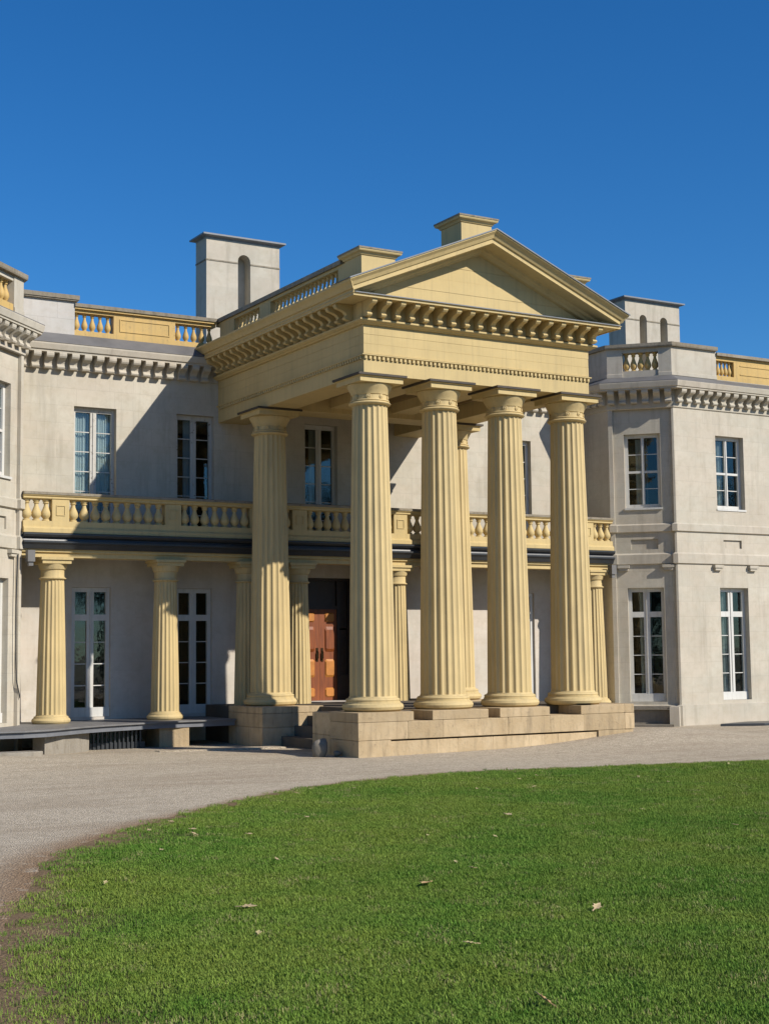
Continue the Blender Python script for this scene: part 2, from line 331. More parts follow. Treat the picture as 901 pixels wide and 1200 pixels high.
# bays: outer outline, right bay left-to-right; left bay is the mirror image
BX, BY, CX, CY = 9.71, 5.10, 10.81, 4.00          # side corner and front corner
FARX = 22.0
CL = math.hypot(CX-BX, CY-BY)
def P2(side, x, y): return (x, y) if side > 0 else (mx(x), y)
def order(side, a, b): return (a, b) if side > 0 else (b, a)
REC = 0.075
cand = Vector((D45, -D45)); cin = Vector((D45, D45))   # along and into the right canted wall
FRONT_W = [12.13, 15.60, 19.0]
winlist = []      # (kind, point at opening centre on the wall face, u direction, width, z0, z1)
for side in (1, -1):
    def P(x, y): return P2(side, x, y)
    # side wall
    mb = MB(); a, b = order(side, P(BX, WY-0.001), P(BX, BY)); wall_face(mb, a, b, GZ-0.3, 7.6, []); 
    # canted wall, recessed panels between a narrow left pier and the corner pier
    p0, p1 = 0.10, CL-0.05
    A0 = Vector((BX, BY)); 
    def cp(u, q): v = A0+cand*u+cin*q; return P(v.x, v.y)
    ow = 0.86; uc = CL/2+0.01
    rec_q = [(GZ-0.3, 3.045, LOW_Z), (3.045, 4.04, None), (4.04, 6.86, UPB_Z)]
    for z0, z1, win in rec_q:
        a, b = order(side, cp(p0, REC), cp(p1, REC))
        c0 = uc-p0 if side > 0 else (p1-p0)-(uc-p0)
        wall_face(mb, a, b, z0, z1, [(c0-ow/2, c0+ow/2, win[0], win[1])] if win else [(c0-0.32, c0+0.32, 3.42, 3.66)])
        for u, s_ in ((p0, 1), (p1, -1)):        # returns of the recess
            q0, q1 = cp(u, 0), cp(u, REC); mb.add([(*q0, z0), (*q1, z0), (*q1, z1), (*q0, z1)], [(0, 1, 2, 3)])
        for u0, u1 in ((0, p0), (p1, CL)):
            q0, q1 = cp(u0, 0), cp(u1, 0); mb.add([(*q0, z0), (*q1, z0), (*q1, z1), (*q0, z1)], [(0, 1, 2, 3)])
        if win:
            d = Vector(b)-Vector(a); d.normalize(); m_ = Vector(a)+d*c0
            winlist.append(('low' if win is LOW_Z else 'upbay', m_, d, ow, *win))
    q = [cp(p0, 0), cp(p1, 0), cp(p1, REC), cp(p0, REC)]; mb.add([(*v, 6.86) for v in q], [(0, 1, 2, 3)])
    a, b = order(side, cp(0, 0), cp(CL, 0)); wall_face(mb, a, b, 6.86, 7.6, [])
    # front wall
    a, b = order(side, P(CX, CY), P(FARX, CY)); L = FARX-CX
    hs_ = []
    for x0 in FRONT_W:
        u0, u1 = (x0-CX, x0-CX+0.92) if side > 0 else (L-(x0-CX+0.92), L-(x0-CX))
        hs_ += [(u0, u1, *LOW_Z), (u0, u1, *UPB_Z), (u0+0.16, u1-0.16, 3.46, 3.66)]
        d = Vector((1, 0)); m_ = Vector(a)+d*(u0+u1)/2
        winlist += [('low', m_, d, 0.92, *LOW_Z), ('upbay', m_, d, 0.92, *UPB_Z)]
    wall_face(mb, a, b, GZ-0.3, 7.6, hs_)
    # shallow apron recess below each upper front window is a darker joint line: thin raised lips either side
    mb.obj('bay_wall', M_WALL, house)
    # backs of the small recessed panels
    mb = MB()
    for x0 in FRONT_W:
        xx0, xx1 = sorted((P(x0+0.1, 0)[0], P(x0+0.82, 0)[0])); mb = MB(); mb.box(xx0, CY+0.05, 3.40, xx1, CY+0.12, 3.70); mb.obj('recessed_panel', M_BAND, house)
    mb = MB()
    q = [cp(CL/2-0.36, 0.12), cp(CL/2+0.36, 0.12), cp(CL/2+0.36, 0.18), cp(CL/2-0.36, 0.18)]
    mb.add([(*v, 3.38) for v in q]+[(*v, 3.70) for v in q], [(0,1,2,3),(4,5,6,7),(0,1,5,4),(1,2,6,5),(2,3,7,6),(3,0,4,7)])
    mb.obj('recessed_panel', M_BAND, house)
    out = [P(BX, WY-0.002), P(BX, BY), P(CX, CY), P(FARX, CY)]
    jog = [P(BX, WY-0.002), P(BX, BY), cp(p0, 0), cp(p0, REC), cp(p1, REC), cp(p1, 0), P(CX, CY), P(FARX, CY)]
    if side < 0: out = out[::-1]; jog = jog[::-1]
    mb = MB(); mb.sweep(jog, [(0.002, -0.27), (0.05, -0.29), (0.05, GZ-0.3), (0.002, GZ-0.3)]); mb.obj('base_course', M_BAND, house)
    mb = MB(); mb.sweep(jog, [(0.002, 3.82), (0.05, 3.84), (0.05, 4.0), (0.002, 4.035)]); mb.obj('string_course', M_BAND, house)
    mb = MB(); mb.sweep(jog, [(0.002, 3.05), (0.045, 3.07), (0.045, 3.29), (0.002, 3.33)]); mb.obj('string_course', M_BAND, house)
    # cornice, bracket blocks
    mb = MB(); mb.sweep(out, [(0.001, 6.80), (0.03, 6.82), (0.03, 7.235), (0.31, 7.235), (0.31, 7.265), (0.335, 7.28), (0.36, 7.39), (0.36, 7.41), (0.0, 7.56)]); mb.obj('cornice', M_BAND, house)
    # parapet
    if True:
        capz = 8.28
        def par(pts, name='parapet_block', m=M_BAND, z0=7.5, z1=8.30, th=0.30):
            pts = pts if side > 0 else pts[::-1]
            mb = MB(); mb.sweep(pts, [(0.0, z0), (0.0, z0+0.18), (-0.02, z0+0.19), (-0.02, z1), (-th, z1), (-th, z0)]); o = mb.obj(name, m, house)
            mb = MB(); mb.sweep(pts, [(0.05, z1+0.002), (0.06, z1+0.03), (0.06, z1+0.10), (-0.10, z1+0.13), (-th-0.05, z1+0.10), (-th-0.05, z1+0.002)]); mb.obj('coping', M_CAP, house)
            return o
        b0 = Vector((BX, BY)); off = Vector((0.0, 0.02))
        k0 = b0+cand*0.38; k1 = b0+cand*(CL-0.32)
        par([P(BX, WY+1.2), P(BX, BY), P(k0.x, k0.y)])
        par([P(k1.x, k1.y), P(CX, CY), P(12.26, CY)])
        # coping over the canted balustrade
        cc = [P(k0.x, k0.y), P(k1.x, k1.y)]; cc = cc if side > 0 else cc[::-1]
        mb = MB(); mb.sweep(cc, [(0.05, 8.302), (0.06, 8.33), (0.06, 8.40), (-0.10, 8.43), (-0.35, 8.40), (-0.35, 8.302)]); mb.obj('coping', M_CAP, house)

# roof slabs behind the parapets
mb = MB(); mb.box(XL-0.01, WY+0.31, 7.3, XR+0.01, 16, 7.45)
mb.box(XR+0.012, CY+1.5, 7.3, FARX, 16, 7.45); mb.box(mx(FARX), CY+1.5, 7.3, XL-0.012, 16, 7.45); mb.obj('roof', M_ROOF, house)
mb = MB(); mb.box(mx(FARX)+0.01, 16.002, GZ-0.3, FARX-0.01, 16.3, 7.9)
mb.box(FARX-0.3, CY+0.31, GZ-0.3, FARX-0.002, 15.99, 7.3); mb.box(mx(FARX)+0.002, CY+0.31, GZ-0.3, mx(FARX)+0.3, 15.99, 7.3); mb.obj('rear_wall', M_WALL, house)

# main wall cornice with lead slope
for x0, x1 in ((XL, -0.02), (W+0.02, XR)):
    mb = MB(); mb.sweep([(x0, WY), (x1, WY)], [(0.001, 6.85), (0.03, 6.86), (0.03, 7.15), (0.28, 7.15), (0.28, 7.19), (0.31, 7.20), (0.34, 7.30), (0.34, 7.33), (0.32, 7.335), (0.0, 7.335)]); mb.obj('cornice', M_BAND, house)
    mb = MB(); mb.sweep([(x0, WY), (x1, WY)], [(0.34, 7.34), (0.34, 7.355), (0.02, 7.60), (0.0, 7.60), (0.0, 7.34)]); mb.obj('lead_flashing', M_LEAD, house)

# one carved bracket, copied along the cornices
def bracket_mesh(wd, dep, h, mat, name='bracket'):
    # side profile in (out, z) measured from the top; scrolled front, tapering S to the wall
    pr = [(0.0, 0.0), (1.0, 0.0), (1.02, -0.10), (1.0, -0.22), (0.92, -0.32), (0.80, -0.36), (0.62, -0.42), (0.46, -0.52), (0.38, -0.64), (0.38, -0.74), (0.46, -0.80), (0.50, -0.88), (0.44, -0.97), (0.28, -1.0), (0.12, -1.0), (0.0, -0.94)]
    m = MB(); m.prism(pr, lambda p, a: (a, -p[0]*dep, p[1]*h), -wd/2, wd/2)
    return m.mesh(name, mat)
BR_W = bracket_mesh(0.155, 0.255, 0.31, M_BAND)
def brackets(path_a, path_b, n, z, me, out=0.03, ends=(0.0, 0.0)):
    A, B = Vector(path_a), Vector(path_b); d = (B-A).normalized(); nr = Vector((d.y, -d.x)); L = (B-A).length
    for i in range(n):
        u = ends[0] + (L-ends[0]-ends[1])*(i/(n-1) if n > 1 else 0.5)
        p = A+d*u+nr*(out+0.001)
        link('bracket', me, house, (p.x, p.y, z), math.atan2(d.y, d.x))
brackets((XL, WY), (-0.35, WY), 16, 7.149, BR_W, ends=(0.30, 0.02))
brackets((W+0.35, WY), (XR, WY), 16, 7.149, BR_W, ends=(0.02, 0.30))
brackets((BX, BY), (CX, CY), 6, 7.234, BR_W, ends=(0.10, 0.10))
brackets((CX, CY), (FARX, CY), 40, 7.234, BR_W, ends=(0.12, 0.2))
brackets((BX, WY-0.3), (BX, BY), 4, 7.234, BR_W, ends=(0.1, 0.1))
brackets((mx(CX), CY), (mx(BX), BY), 6, 7.234, BR_W, ends=(0.10, 0.10))
brackets((mx(FARX), CY), (mx(CX), CY), 40, 7.234, BR_W, ends=(0.2, 0.12))
# little paired blocks under the lower string course
bl = MB(); bl.box(-0.14, -0.10, -0.07, 0.14, 0.08, 0); bl.box(-0.11, -0.075, -0.13, 0.11, 0.08, -0.072); BLK = bl.mesh('corbel', M_BAND)
for x0 in FRONT_W:
    for s_, xx in ((1, x0-0.08), (1, x0+1.06)):
        link('corbel', BLK, house, (xx, CY-0.002, 3.045)); link('corbel', BLK, house, (mx(xx), CY-0.002, 3.045))
for sgn in (1, -1):
    for u in (0.28, CL-0.22):
        v = Vector((BX, BY))+cand*u+cin*REC; p = v if sgn > 0 else Vector((mx(v.x), v.y))
        link('corbel', BLK, house, (p.x-0.002*D45, p.y-0.002*D45, 3.045), R(-45*sgn))

# ------------------------------------------------------------------ windows
PANES = {}
def quad_mesh(name, wd, h, mat, th=0.006):
    k = (name, round(wd, 3), round(h, 3), mat.name)
    if k not in PANES:
        m = MB(); m.box(-wd/2, -th/2, -h/2, wd/2, th/2, h/2); PANES[k] = m.mesh(name, mat)
    return PANES[k]
def make_window(kind, wd, h, fm, curtains=0):
    """local space: x along the wall, y inwards from the frame face, z up from the sill; returns frame object with sub-parts"""
    if kind == 'low':
        jw, mu = 0.085, 0.15; rows = [(0.085*h/2.7+0.11, 4, h*0.742), (h*0.79, 1, h*0.965)]; botz = 0.20
    elif kind == 'upmain':
        jw, mu = 0.07, 0.13; rows = [(0.18, 6, h-0.10)]
    else:
        jw, mu = 0.085, 0.075; rows = [(0.09, 2, h*0.475), (h*0.505, 2, h-0.085)]
    f = MB(); hw = wd/2; y0, y1 = 0.0, 0.07
    f.box(-hw+0.002, y0, 0.002, -hw+jw, y1, h-0.002); f.box(hw-jw, y0, 0.002, hw-0.002, y1, h-0.002)
    zb = 0.002
    cells = []; zprev = zb
    for (za, n, zt) in rows:
        f.box(-hw+jw, y0+0.003, zprev, hw-jw, y1, za); zprev = zt
        for c in (-1, 1):
            xa, xb = (-hw+jw, -mu/2) if c < 0 else (mu/2, hw-jw)
            cells.append((xa, xb, za, zt, n))
    f.box(-hw+jw, y0+0.003, zprev, hw-jw, y1, h-0.002)
    for (za, n, zt) in rows: f.box(-mu/2, y0+0.006, za, mu/2, y1, zt)
    f.box(-0.012, y0-0.012, rows[0][0], 0.012, y0+0.005, rows[-1][2])
    if kind == 'low': f.box(-hw+0.003, -0.03, 0.004, hw-0.003, -0.001, 0.19)
    if kind == 'upbay': f.box(-hw-0.02, -0.16, -0.05, hw+0.02, y1, -0.003)
    fo = f.obj('window', fm)
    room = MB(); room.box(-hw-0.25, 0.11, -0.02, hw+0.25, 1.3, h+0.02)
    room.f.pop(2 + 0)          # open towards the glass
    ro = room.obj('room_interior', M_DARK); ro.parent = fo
    for xa, xb, za, zt, n in cells:
        ph = (zt-za)/n
        for i in range(n):
            p = link('pane', quad_mesh('pane', xb-xa-0.002, ph-0.002, M_GLASS), fo, ((xa+xb)/2, 0.045, za+ph*(i+0.5)), 0, 'local')
            if i: link('glazing_bar', quad_mesh('glazing_bar', xb-xa-0.004, 0.018, fm, 0.03), fo, ((xa+xb)/2, 0.045, za+ph*i), 0, 'local')
    if curtains:
        for c in (-1, 1):
            cm = MB(); nn = 26; x0, x1 = (-hw+0.02, -0.05) if c < 0 else (0.05, hw-0.02)
            if curtains == 2: x0, x1 = (-0.18, -0.03) if c < 0 else (0.06, 0.10)
            vs = []
            for i in range(nn+1):
                x = x0+(x1-x0)*i/nn; y = 0.135+0.02*math.sin(i*1.7)+0.012*math.sin(i*0.6)
                vs += [(x, y, 0.12), (x, y, h-0.1)]
            cm.add(vs, [(2*i, 2*i+2, 2*i+3, 2*i+1) for i in range(nn)])
            co = cm.obj('curtain', M_CURT); co.parent = fo
    return fo
def copy_tree(o, parent):
    c = o.copy(); COL.objects.link(c); c.parent = parent
    for ch in o.children: copy_tree(ch, c)
    return c
PROTO = {}
def put_window(kind, c, d, wd, z0, z1, setback, fm=None, curtains=0):
    fm = fm or M_WHITE
    k = (kind, round(wd, 2), round(z1-z0, 2), fm.name, curtains)
    if k not in PROTO:
        PROTO[k] = o = make_window(kind, wd, z1-z0, fm, curtains)
        o.parent = house
    else: o = copy_tree(PROTO[k], house)
    o.matrix_parent_inverse = Matrix.Translation(-worldloc(house))
    nin = Vector((-d.y, d.x)); p = c+nin*setback
    o.location = (p.x, p.y, z0); o.rotation_euler.z = math.atan2(d.y, d.x)
    return o
X = Vector((1, 0))
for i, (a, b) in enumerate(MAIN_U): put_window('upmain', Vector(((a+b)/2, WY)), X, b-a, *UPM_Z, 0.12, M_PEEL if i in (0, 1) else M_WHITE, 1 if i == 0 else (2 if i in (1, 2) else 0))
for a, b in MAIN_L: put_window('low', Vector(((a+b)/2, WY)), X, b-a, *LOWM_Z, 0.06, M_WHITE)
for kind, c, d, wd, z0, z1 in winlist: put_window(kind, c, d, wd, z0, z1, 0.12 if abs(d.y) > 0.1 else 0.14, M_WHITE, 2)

# door in its frame, with porch shade put into near-black surround panels
zt = 2.70; yd = WY+0.14
mb = MB(); fx0, fx1 = DOOR[0]+0.002, DOOR[1]-0.002
for xa, xb in ((fx0, fx0+0.06), (2.00, 2.065), (2.94, 3.005), (fx1-0.06, fx1)): mb.box(xa, yd-0.02, -0.01, xb, yd+0.08, zt-0.062)
mb.box(fx0, yd-0.022, zt-0.06, fx1, yd+0.08, zt-0.002); mb.box(2.066, yd-0.018, 2.005, 2.939, yd+0.08, 2.075); mb.box(fx0+0.061, yd-0.018, 0.0, 1.999, yd+0.078, 0.55); mb.box(3.006, yd-0.018, 0.0, fx1-0.061, yd+0.078, 0.55)
dfr = mb.obj('door_frame', M_DWOOD, house)
for xa, xb, za, zb_ in ((fx0+0.061, 1.999, 0.551, 1.55), (fx0+0.061, 1.999, 1.58, zt-0.063), (3.006, fx1-0.061, 0.551, 1.55), (3.006, fx1-0.061, 1.58, zt-0.063), (2.066, 2.499, 2.076, zt-0.063), (2.501, 2.939, 2.076, zt-0.063)):
    mb = MB(); mb.box(xa, yd+0.03, za, xb, yd+0.036, zb_); mb.obj('door_shade_panel', M_DWOOD, dfr)
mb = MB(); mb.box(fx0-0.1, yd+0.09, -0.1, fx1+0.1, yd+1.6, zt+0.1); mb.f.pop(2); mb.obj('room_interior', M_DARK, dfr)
mb = MB(); mb.box(DOOR[0]-0.02, 5.62, -0.05, DOOR[1]+0.02, yd+0.06, -0.012); mb.obj('threshold', M_PALE, house)
for i in range(2):
    x0 = 2.067+i*0.437; x1 = x0+0.433
    leaf = MB(); leaf.box(x0, yd, -0.01, x1, yd+0.06, 2.003); do = leaf.obj('door', M_WOOD, house)
    pa, pb = (x0+0.07, x1-0.12) if i == 0 else (x0+0.13, x1-0.06)
    for pz0, pz1, m_ in ((0.06, 0.27, M_WOODL), (0.50, 0.90, M_WOODL), (1.06, 1.62, M_WOOD), (1.72, 1.93, M_WOODL)):
        cc = 0.035; oct_ = [(pa+cc, pz0), (pb-cc, pz0), (pb, pz0+cc), (pb, pz1-cc), (pb-cc, pz1), (pa+cc, pz1), (pa, pz1-cc), (pa, pz0+cc)]
        cx_, cz_ = (pa+pb)/2, (pz0+pz1)/2
        pm = MB(); inn = [(cx_+(x-cx_)*0.82, cz_+(z-cz_)*0.76) for x, z in oct_]
        pm.add([(x, yd-0.001, z) for x, z in oct_]+[(x, yd-0.028, z) for x, z in inn], [(k, (k+1) % 8, 8+(k+1) % 8, 8+k) for k in range(8)]+[tuple(range(8, 16))])
        po = pm.obj('door_panel', m_); po.parent = do
    hm = MB(); hx = x1-0.06 if i == 0 else x0+0.06
    hm.box(hx-0.025, yd-0.012, 0.85, hx+0.025, yd-0.001, 1.15); hm.tube([(hx, yd-0.01, 1.08), (hx, yd-0.06, 1.06), (hx, yd-0.06, 0.92), (hx, yd-0.01, 0.90)], 0.012)
    ho = hm.obj('handle', M_BRASS); ho.parent = do

# ------------------------------------------------------------------ columns
def flute_ring(r, z, nf=20, k=6, fillet=0.16, depth=0.22):
    vs = []
    for i in range(nf):
        a0 = 2*math.pi*i/nf; da = 2*math.pi/nf
        for j in range(k+1):
            t_ = j/k
            a = a0+da*(fillet/2+(1-fillet)*t_)
            s_ = math.sin(math.pi*t_)**0.8 if 0 < t_ < 1 else 0
            rr = r*(1-depth*(2*math.pi/nf)*s_)
            vs.append((rr*math.cos(a), rr*math.sin(a), z))
    return vs
def shaft_mesh(rb, rt, z0, z1, name):
    m = MB(); rows = 9; vs = []; n = None
    for i in range(rows):
        t_ = i/(rows-1); r = rb+(rt-rb)*(t_**1.25); ring = flute_ring(r, z0+(z1-z0)*t_); n = len(ring); vs += ring
    fs = [(i*n+k, i*n+(k+1) % n, (i+1)*n+(k+1) % n, (i+1)*n+k) for i in range(rows-1) for k in range(n)]
    fs += [tuple(range(n))[::-1], tuple((rows-1)*n+i for i in range(n))]
    m.add(vs, fs); return m.mesh(name, M_COL)
BIG_SHAFT = shaft_mesh(0.415, 0.318, 0.255, 5.50, 'column')
m = MB(); m.lathe([(0.0, 0), (0.49, 0.0), (0.535, 0.03), (0.552, 0.075), (0.535, 0.12), (0.49, 0.148), (0.49, 0.165), (0.475, 0.175), (0.485, 0.20), (0.47, 0.222), (0.432, 0.235), (0.42, 0.262), (0.0, 0.262)], n=48, caps=False)
BIG_BASE = m.mesh('column_base', M_COL, smooth=True, angle=35)
m = MB(); m.lathe([(0.0, 5.47), (0.335, 5.47), (0.37, 5.485), (0.385, 5.505), (0.37, 5.525), (0.345, 5.535), (0.36, 5.55), (0.355, 5.565), (0.318, 5.575), (0.318, 5.655), (0.335, 5.665), (0.34, 5.68), (0.352, 5.71), (0.375, 5.75), (0.402, 5.80), (0.415, 5.83), (0.41, 5.848), (0.0, 5.848)], n=48, caps=False)
BIG_CAP = m.mesh('capital', M_COL, smooth=True, angle=35)
m = MB(); m.box(-0.445, -0.445, 5.850, 0.445, 0.445, 5.935); m.sweep([(-0.445, -0.445), (0.445, -0.445), (0.445, 0.445), (-0.445, 0.445)], [(-0.1, 5.936), (0.0, 5.936), (0.03, 5.947), (0.03, 5.955), (-0.1, 5.955)], True)
BIG_AB = m.mesh('abacus', M_YEL)
m = MB(); m.box(-0.50, -0.50, 5.957, 0.50, 0.50, 5.997); BIG_LD = m.mesh('abacus_capping', M_BROWN)
m = MB(); m.lathe([(0.0, 0.0), (0.042, 0.0), (0.05, 0.01), (0.04, 0.02), (0.025, 0.014), (0.018, 0.026), (0.0, 0.028)], n=10, caps=False); ROS = m.mesh('rosette', M_COL, smooth=True)
XC = [0.295+1.488*i for i in range(4)]; YCF, YCB = 0.317, 4.42
for cx_, cy_ in [(x, YCF) for x in XC] + [(XC[0], YCB), (XC[3], YCB)]:
    c = link('column', BIG_SHAFT, house, (cx_, cy_, 0))
    for nm, me in (('column_base', BIG_BASE), ('capital', BIG_CAP), ('abacus', BIG_AB), ('abacus_capping', BIG_LD)): link(nm, me, c, (0, 0, 0), 0, 'local')
    for k in range(8):
        a = 2*math.pi*k/8+0.2
        o = link('rosette', ROS, c, (0.317*math.cos(a), 0.317*math.sin(a), 5.618), 0, 'local'); o.rotation_euler = (R(90), 0, a+R(90))
SML_SHAFT = shaft_mesh(0.285, 0.222, -0.03, 2.40, 'verandah_column')
m = MB(); m.lathe([(0, -0.18), (0.335, -0.18), (0.365, -0.15), (0.37, -0.12), (0.35, -0.09), (0.33, -0.08), (0.325, -0.055), (0.295, -0.045), (0.287, -0.02), (0, -0.02)], n=36, caps=False); SML_BASE = m.mesh('column_base', M_COL, smooth=True, angle=35)
m = MB(); m.lathe([(0, 2.38), (0.24, 2.38), (0.262, 2.395), (0.262, 2.41), (0.235, 2.42), (0.225, 2.44), (0.225, 2.55), (0.25, 2.565), (0.272, 2.63), (0.28, 2.66), (0, 2.66)], n=36, caps=False)
SML_CAP = m.mesh('capital', M_COL, smooth=True, angle=35)
m = MB(); m.box(-0.285, -0.285, 2.661, 0.285, 0.285, 2.725); m.box(-0.315, -0.315, 2.727, 0.315, 0.315, 2.775); SML_AB = m.mesh('abacus', M_YEL)
VX = [-3.96, -1.62, 0.20, 1.36, 3.80, 4.93, 6.75, 9.28]; VY = 5.30
for x in VX:
    c = link('verandah_column', SML_SHAFT, house, (x, VY, -0.061)); c.scale.z = 1.078
    for nm, me in (('column_base', SML_BASE), ('capital', SML_CAP), ('abacus', SML_AB)): link(nm, me, c, (0, 0, 0), 0, 'local')

# ------------------------------------------------------------------ portico entablature
EP = [(0, WY-0.002), (0, 0), (W, 0), (W, WY-0.002)]
TH = 0.66
mb = MB(); mb.sweep(EP, [(0.0, 6.0), (0.0, 6.255), (-TH, 6.255), (-TH, 6.0)]); ent = mb.obj('entablature', M_YEL, house)
mb = MB(); mb.sweep(EP, [(0.03, 6.335), (0.045, 6.345), (0.045, 6.365), (0.0, 6.375), (-TH, 6.375), (-TH, 6.257), (0.0, 6.257), (0.0, 6.33)]); mb.obj('taenia', M_YEL, ent)
FB = [6.377, 6.56, 6.73, 6.90]
for i in range(3):
    q = 0.003*(1-i % 2)
    mb = MB(); mb.sweep(EP, [(q-0.003, FB[i]), (q, FB[i]+0.002), (q, FB[i+1]-0.003), (q-0.003, FB[i+1]-0.001), (-TH, FB[i+1]-0.002), (-TH, FB[i])]); mb.obj('frieze_board', M_YEL, ent)
mb = MB(); nD = 56
for i in range(nD):
    x = 0.03+(W-0.06)*i/(nD-1); mb.box(x-0.025, -0.036, 6.278, x+0.025, -0.002, 6.330)
for s_ in (0, 1):
    for i in range(68):
        y = 0.06+(WY-0.2)*i/67; x = -0.001 if s_ == 0 else W+0.001
        mb.box(min(x, x-0.039+s_*0.078), y-0.025, 6.278, max(x, x-0.039+s_*0.078), y+0.025, 6.330)
tag(mb.obj('dentil_course', M_YEL, ent), kind='stuff')
mb = MB(); mb.sweep(EP, [(0.0, 6.90), (0.05, 6.905), (0.07, 6.925), (0.10, 6.935), (0.135, 6.96), (0.135, 6.985), (0.06, 7.02), (0.06, 7.299), (-TH, 7.299), (-TH, 6.90)]); mb.obj('bed_moulding', M_YEL, ent)
DC = 0.46
mb = MB(); mb.sweep(EP, [(0.0, 7.301), (DC-0.03, 7.301), (DC-0.03, 7.29), (DC, 7.29), (DC, 7.33), (DC+0.015, 7.335), (DC+0.015, 7.345), (0.0, 7.44)]); mb.obj('corona', M_YEL, ent)
mb = MB(); mb.sweep([(-0.43, 0.0), (W+0.43, 0.0)], [(DC+0.03, 7.338), (DC+0.03, 7.356), (0.02, 7.475), (0.02, 7.444), (DC+0.018, 7.348)]); mb.obj('cornice_flashing', M_CAPMET, ent)
BR_P = bracket_mesh(0.10, 0.355, 0.285, M_YEL)
for i in range(18):
    x = i*W/17
    link('bracket', BR_P, ent, (x, -0.0605, 7.299), 0, 'world')
for i in range(1, 21):
    y = 0.02+i*0.298
    link('bracket', BR_P, ent, (-0.0605, y, 7.299), R(-90)); link('bracket', BR_P, ent, (W+0.0605, y, 7.299), R(90))
# side crown mouldings (cyma) above the corona
CROWN = [(0.30, 7.352), (DC-0.005, 7.352), (DC-0.005, 7.40), (DC+0.03, 7.41), (DC+0.045, 7.44), (DC+0.07, 7.48), (DC+0.11, 7.515), (DC+0.12, 7.53), (DC+0.12, 7.56), (0.20, 7.60), (0.20, 7.45)]
for s_ in (0, 1):
    mb = MB(); k = len(CROWN); fx = (lambda d: -d) if s_ == 0 else (lambda d: W+d)
    mb.add([(fx(d), WY+0.02, z) for d, z in CROWN]+[(fx(d), -d, z) for d, z in CROWN], [tuple(range(k))[::-1], tuple(range(k, 2*k))]+[(i, (i+1) % k, k+(i+1) % k, k+i) for i in range(k)])
    mb.obj('side_cornice', M_YEL, house)
# pediment
SL = (8.85-7.56)/(MID+DC+0.12); XT = -(DC+0.12)
def zl(x): return 7.565 + SL*((x-XT) if x <= MID else (2*MID-x-XT))
mb = MB(); poly = [(0.02, 7.40), (W-0.02, 7.40), (W-0.02, zl(0)-0.32), (MID, zl(MID)-0.32), (0.02, zl(0)-0.32)]
mb.prism(poly, lambda p, a: (p[0], a, p[1]), 0.05, 0.40); ped = mb.obj('pediment', M_YEL, house)
zb = [7.42, 7.70, 7.94, 8.18, 8.52]
for i in range(4):
    z0, z1 = zb[i]+0.0015, zb[i+1]-0.0015; off = 0.036 if i % 2 else 0.030
    xa = lambda z: max(0.02, (z-7.565+0.34)/SL+XT)
    a, b = xa(z0)-0.02, xa(z1)-0.02
    pl = [(max(a, 0.02), z0), (min(mx(a), W-0.02), z0), (max(mx(b), MID), z1), (min(b, MID), z1)]
    mb = MB(); mb.prism(pl, lambda p, y: (p[0], y, p[1]), 0.05-off+0.02, 0.049); mb.obj('tympanum_board', M_YEL, ped)
# raking cornice: vertical-plane profile carried up both slopes
RK = [(DC+0.12, 0.0), (DC+0.12, -0.035), (DC+0.10, -0.05), (DC+0.06, -0.085), (DC+0.035, -0.125), (DC+0.02, -0.15), (DC-0.01, -0.155), (DC-0.01, -0.235), (DC-0.04, -0.24), (0.14, -0.245), (0.12, -0.285), (0.07, -0.31), (0.04, -0.35), (-0.03, -0.36), (-0.10, -0.36), (-0.10, 0.0)]
for s_ in (0, 1):
    mb = MB(); k = len(RK)
    E_ = [((-max(d, 0.33)) if s_ == 0 else W+max(d, 0.33), -d, zl(-max(d, 0.33))+h) for d, h in RK]
    A_ = [(MID, -d, zl(MID)+h) for d, h in RK]
    mb.add(E_+A_, [tuple(range(k))[::-1], tuple(range(k, 2*k))]+[(i, (i+1) % k, k+(i+1) % k, k+i) for i in range(k)])
    mb.obj('raking_cornice', M_YEL, ped)
    # grey metal capping along the top
    mb = MB(); pr = [(DC+0.14, -0.012), (DC+0.14, 0.012), (-0.14, 0.012), (-0.14, 0.003), (DC+0.123, 0.003), (DC+0.123, -0.012)]
    k = len(pr)
    E_ = [(XT-0.02 if s_ == 0 else W-XT+0.02, -d, zl(XT-0.02)+h) for d, h in pr]; A_ = [(MID, -d, zl(MID)+h) for d, h in pr]
    mb.add(E_+A_, [tuple(range(k))[::-1], tuple(range(k, 2*k))]+[(i, (i+1) % k, k+(i+1) % k, k+i) for i in range(k)])
    mb.obj('capping', M_CAPMET, ped)
# portico roof
mb = MB(); zz = lambda x: zl(x)-0.06
mb.prism([(0.22, zz(0.22)), (MID, zz(MID)), (W-0.22, zz(W-0.22)), (W-0.22, 7.45), (0.22, 7.45)], lambda p, a: (p[0], a, p[1]), 0.42, WY+0.3); mb.obj('portico_roof', M_ROOF, house)
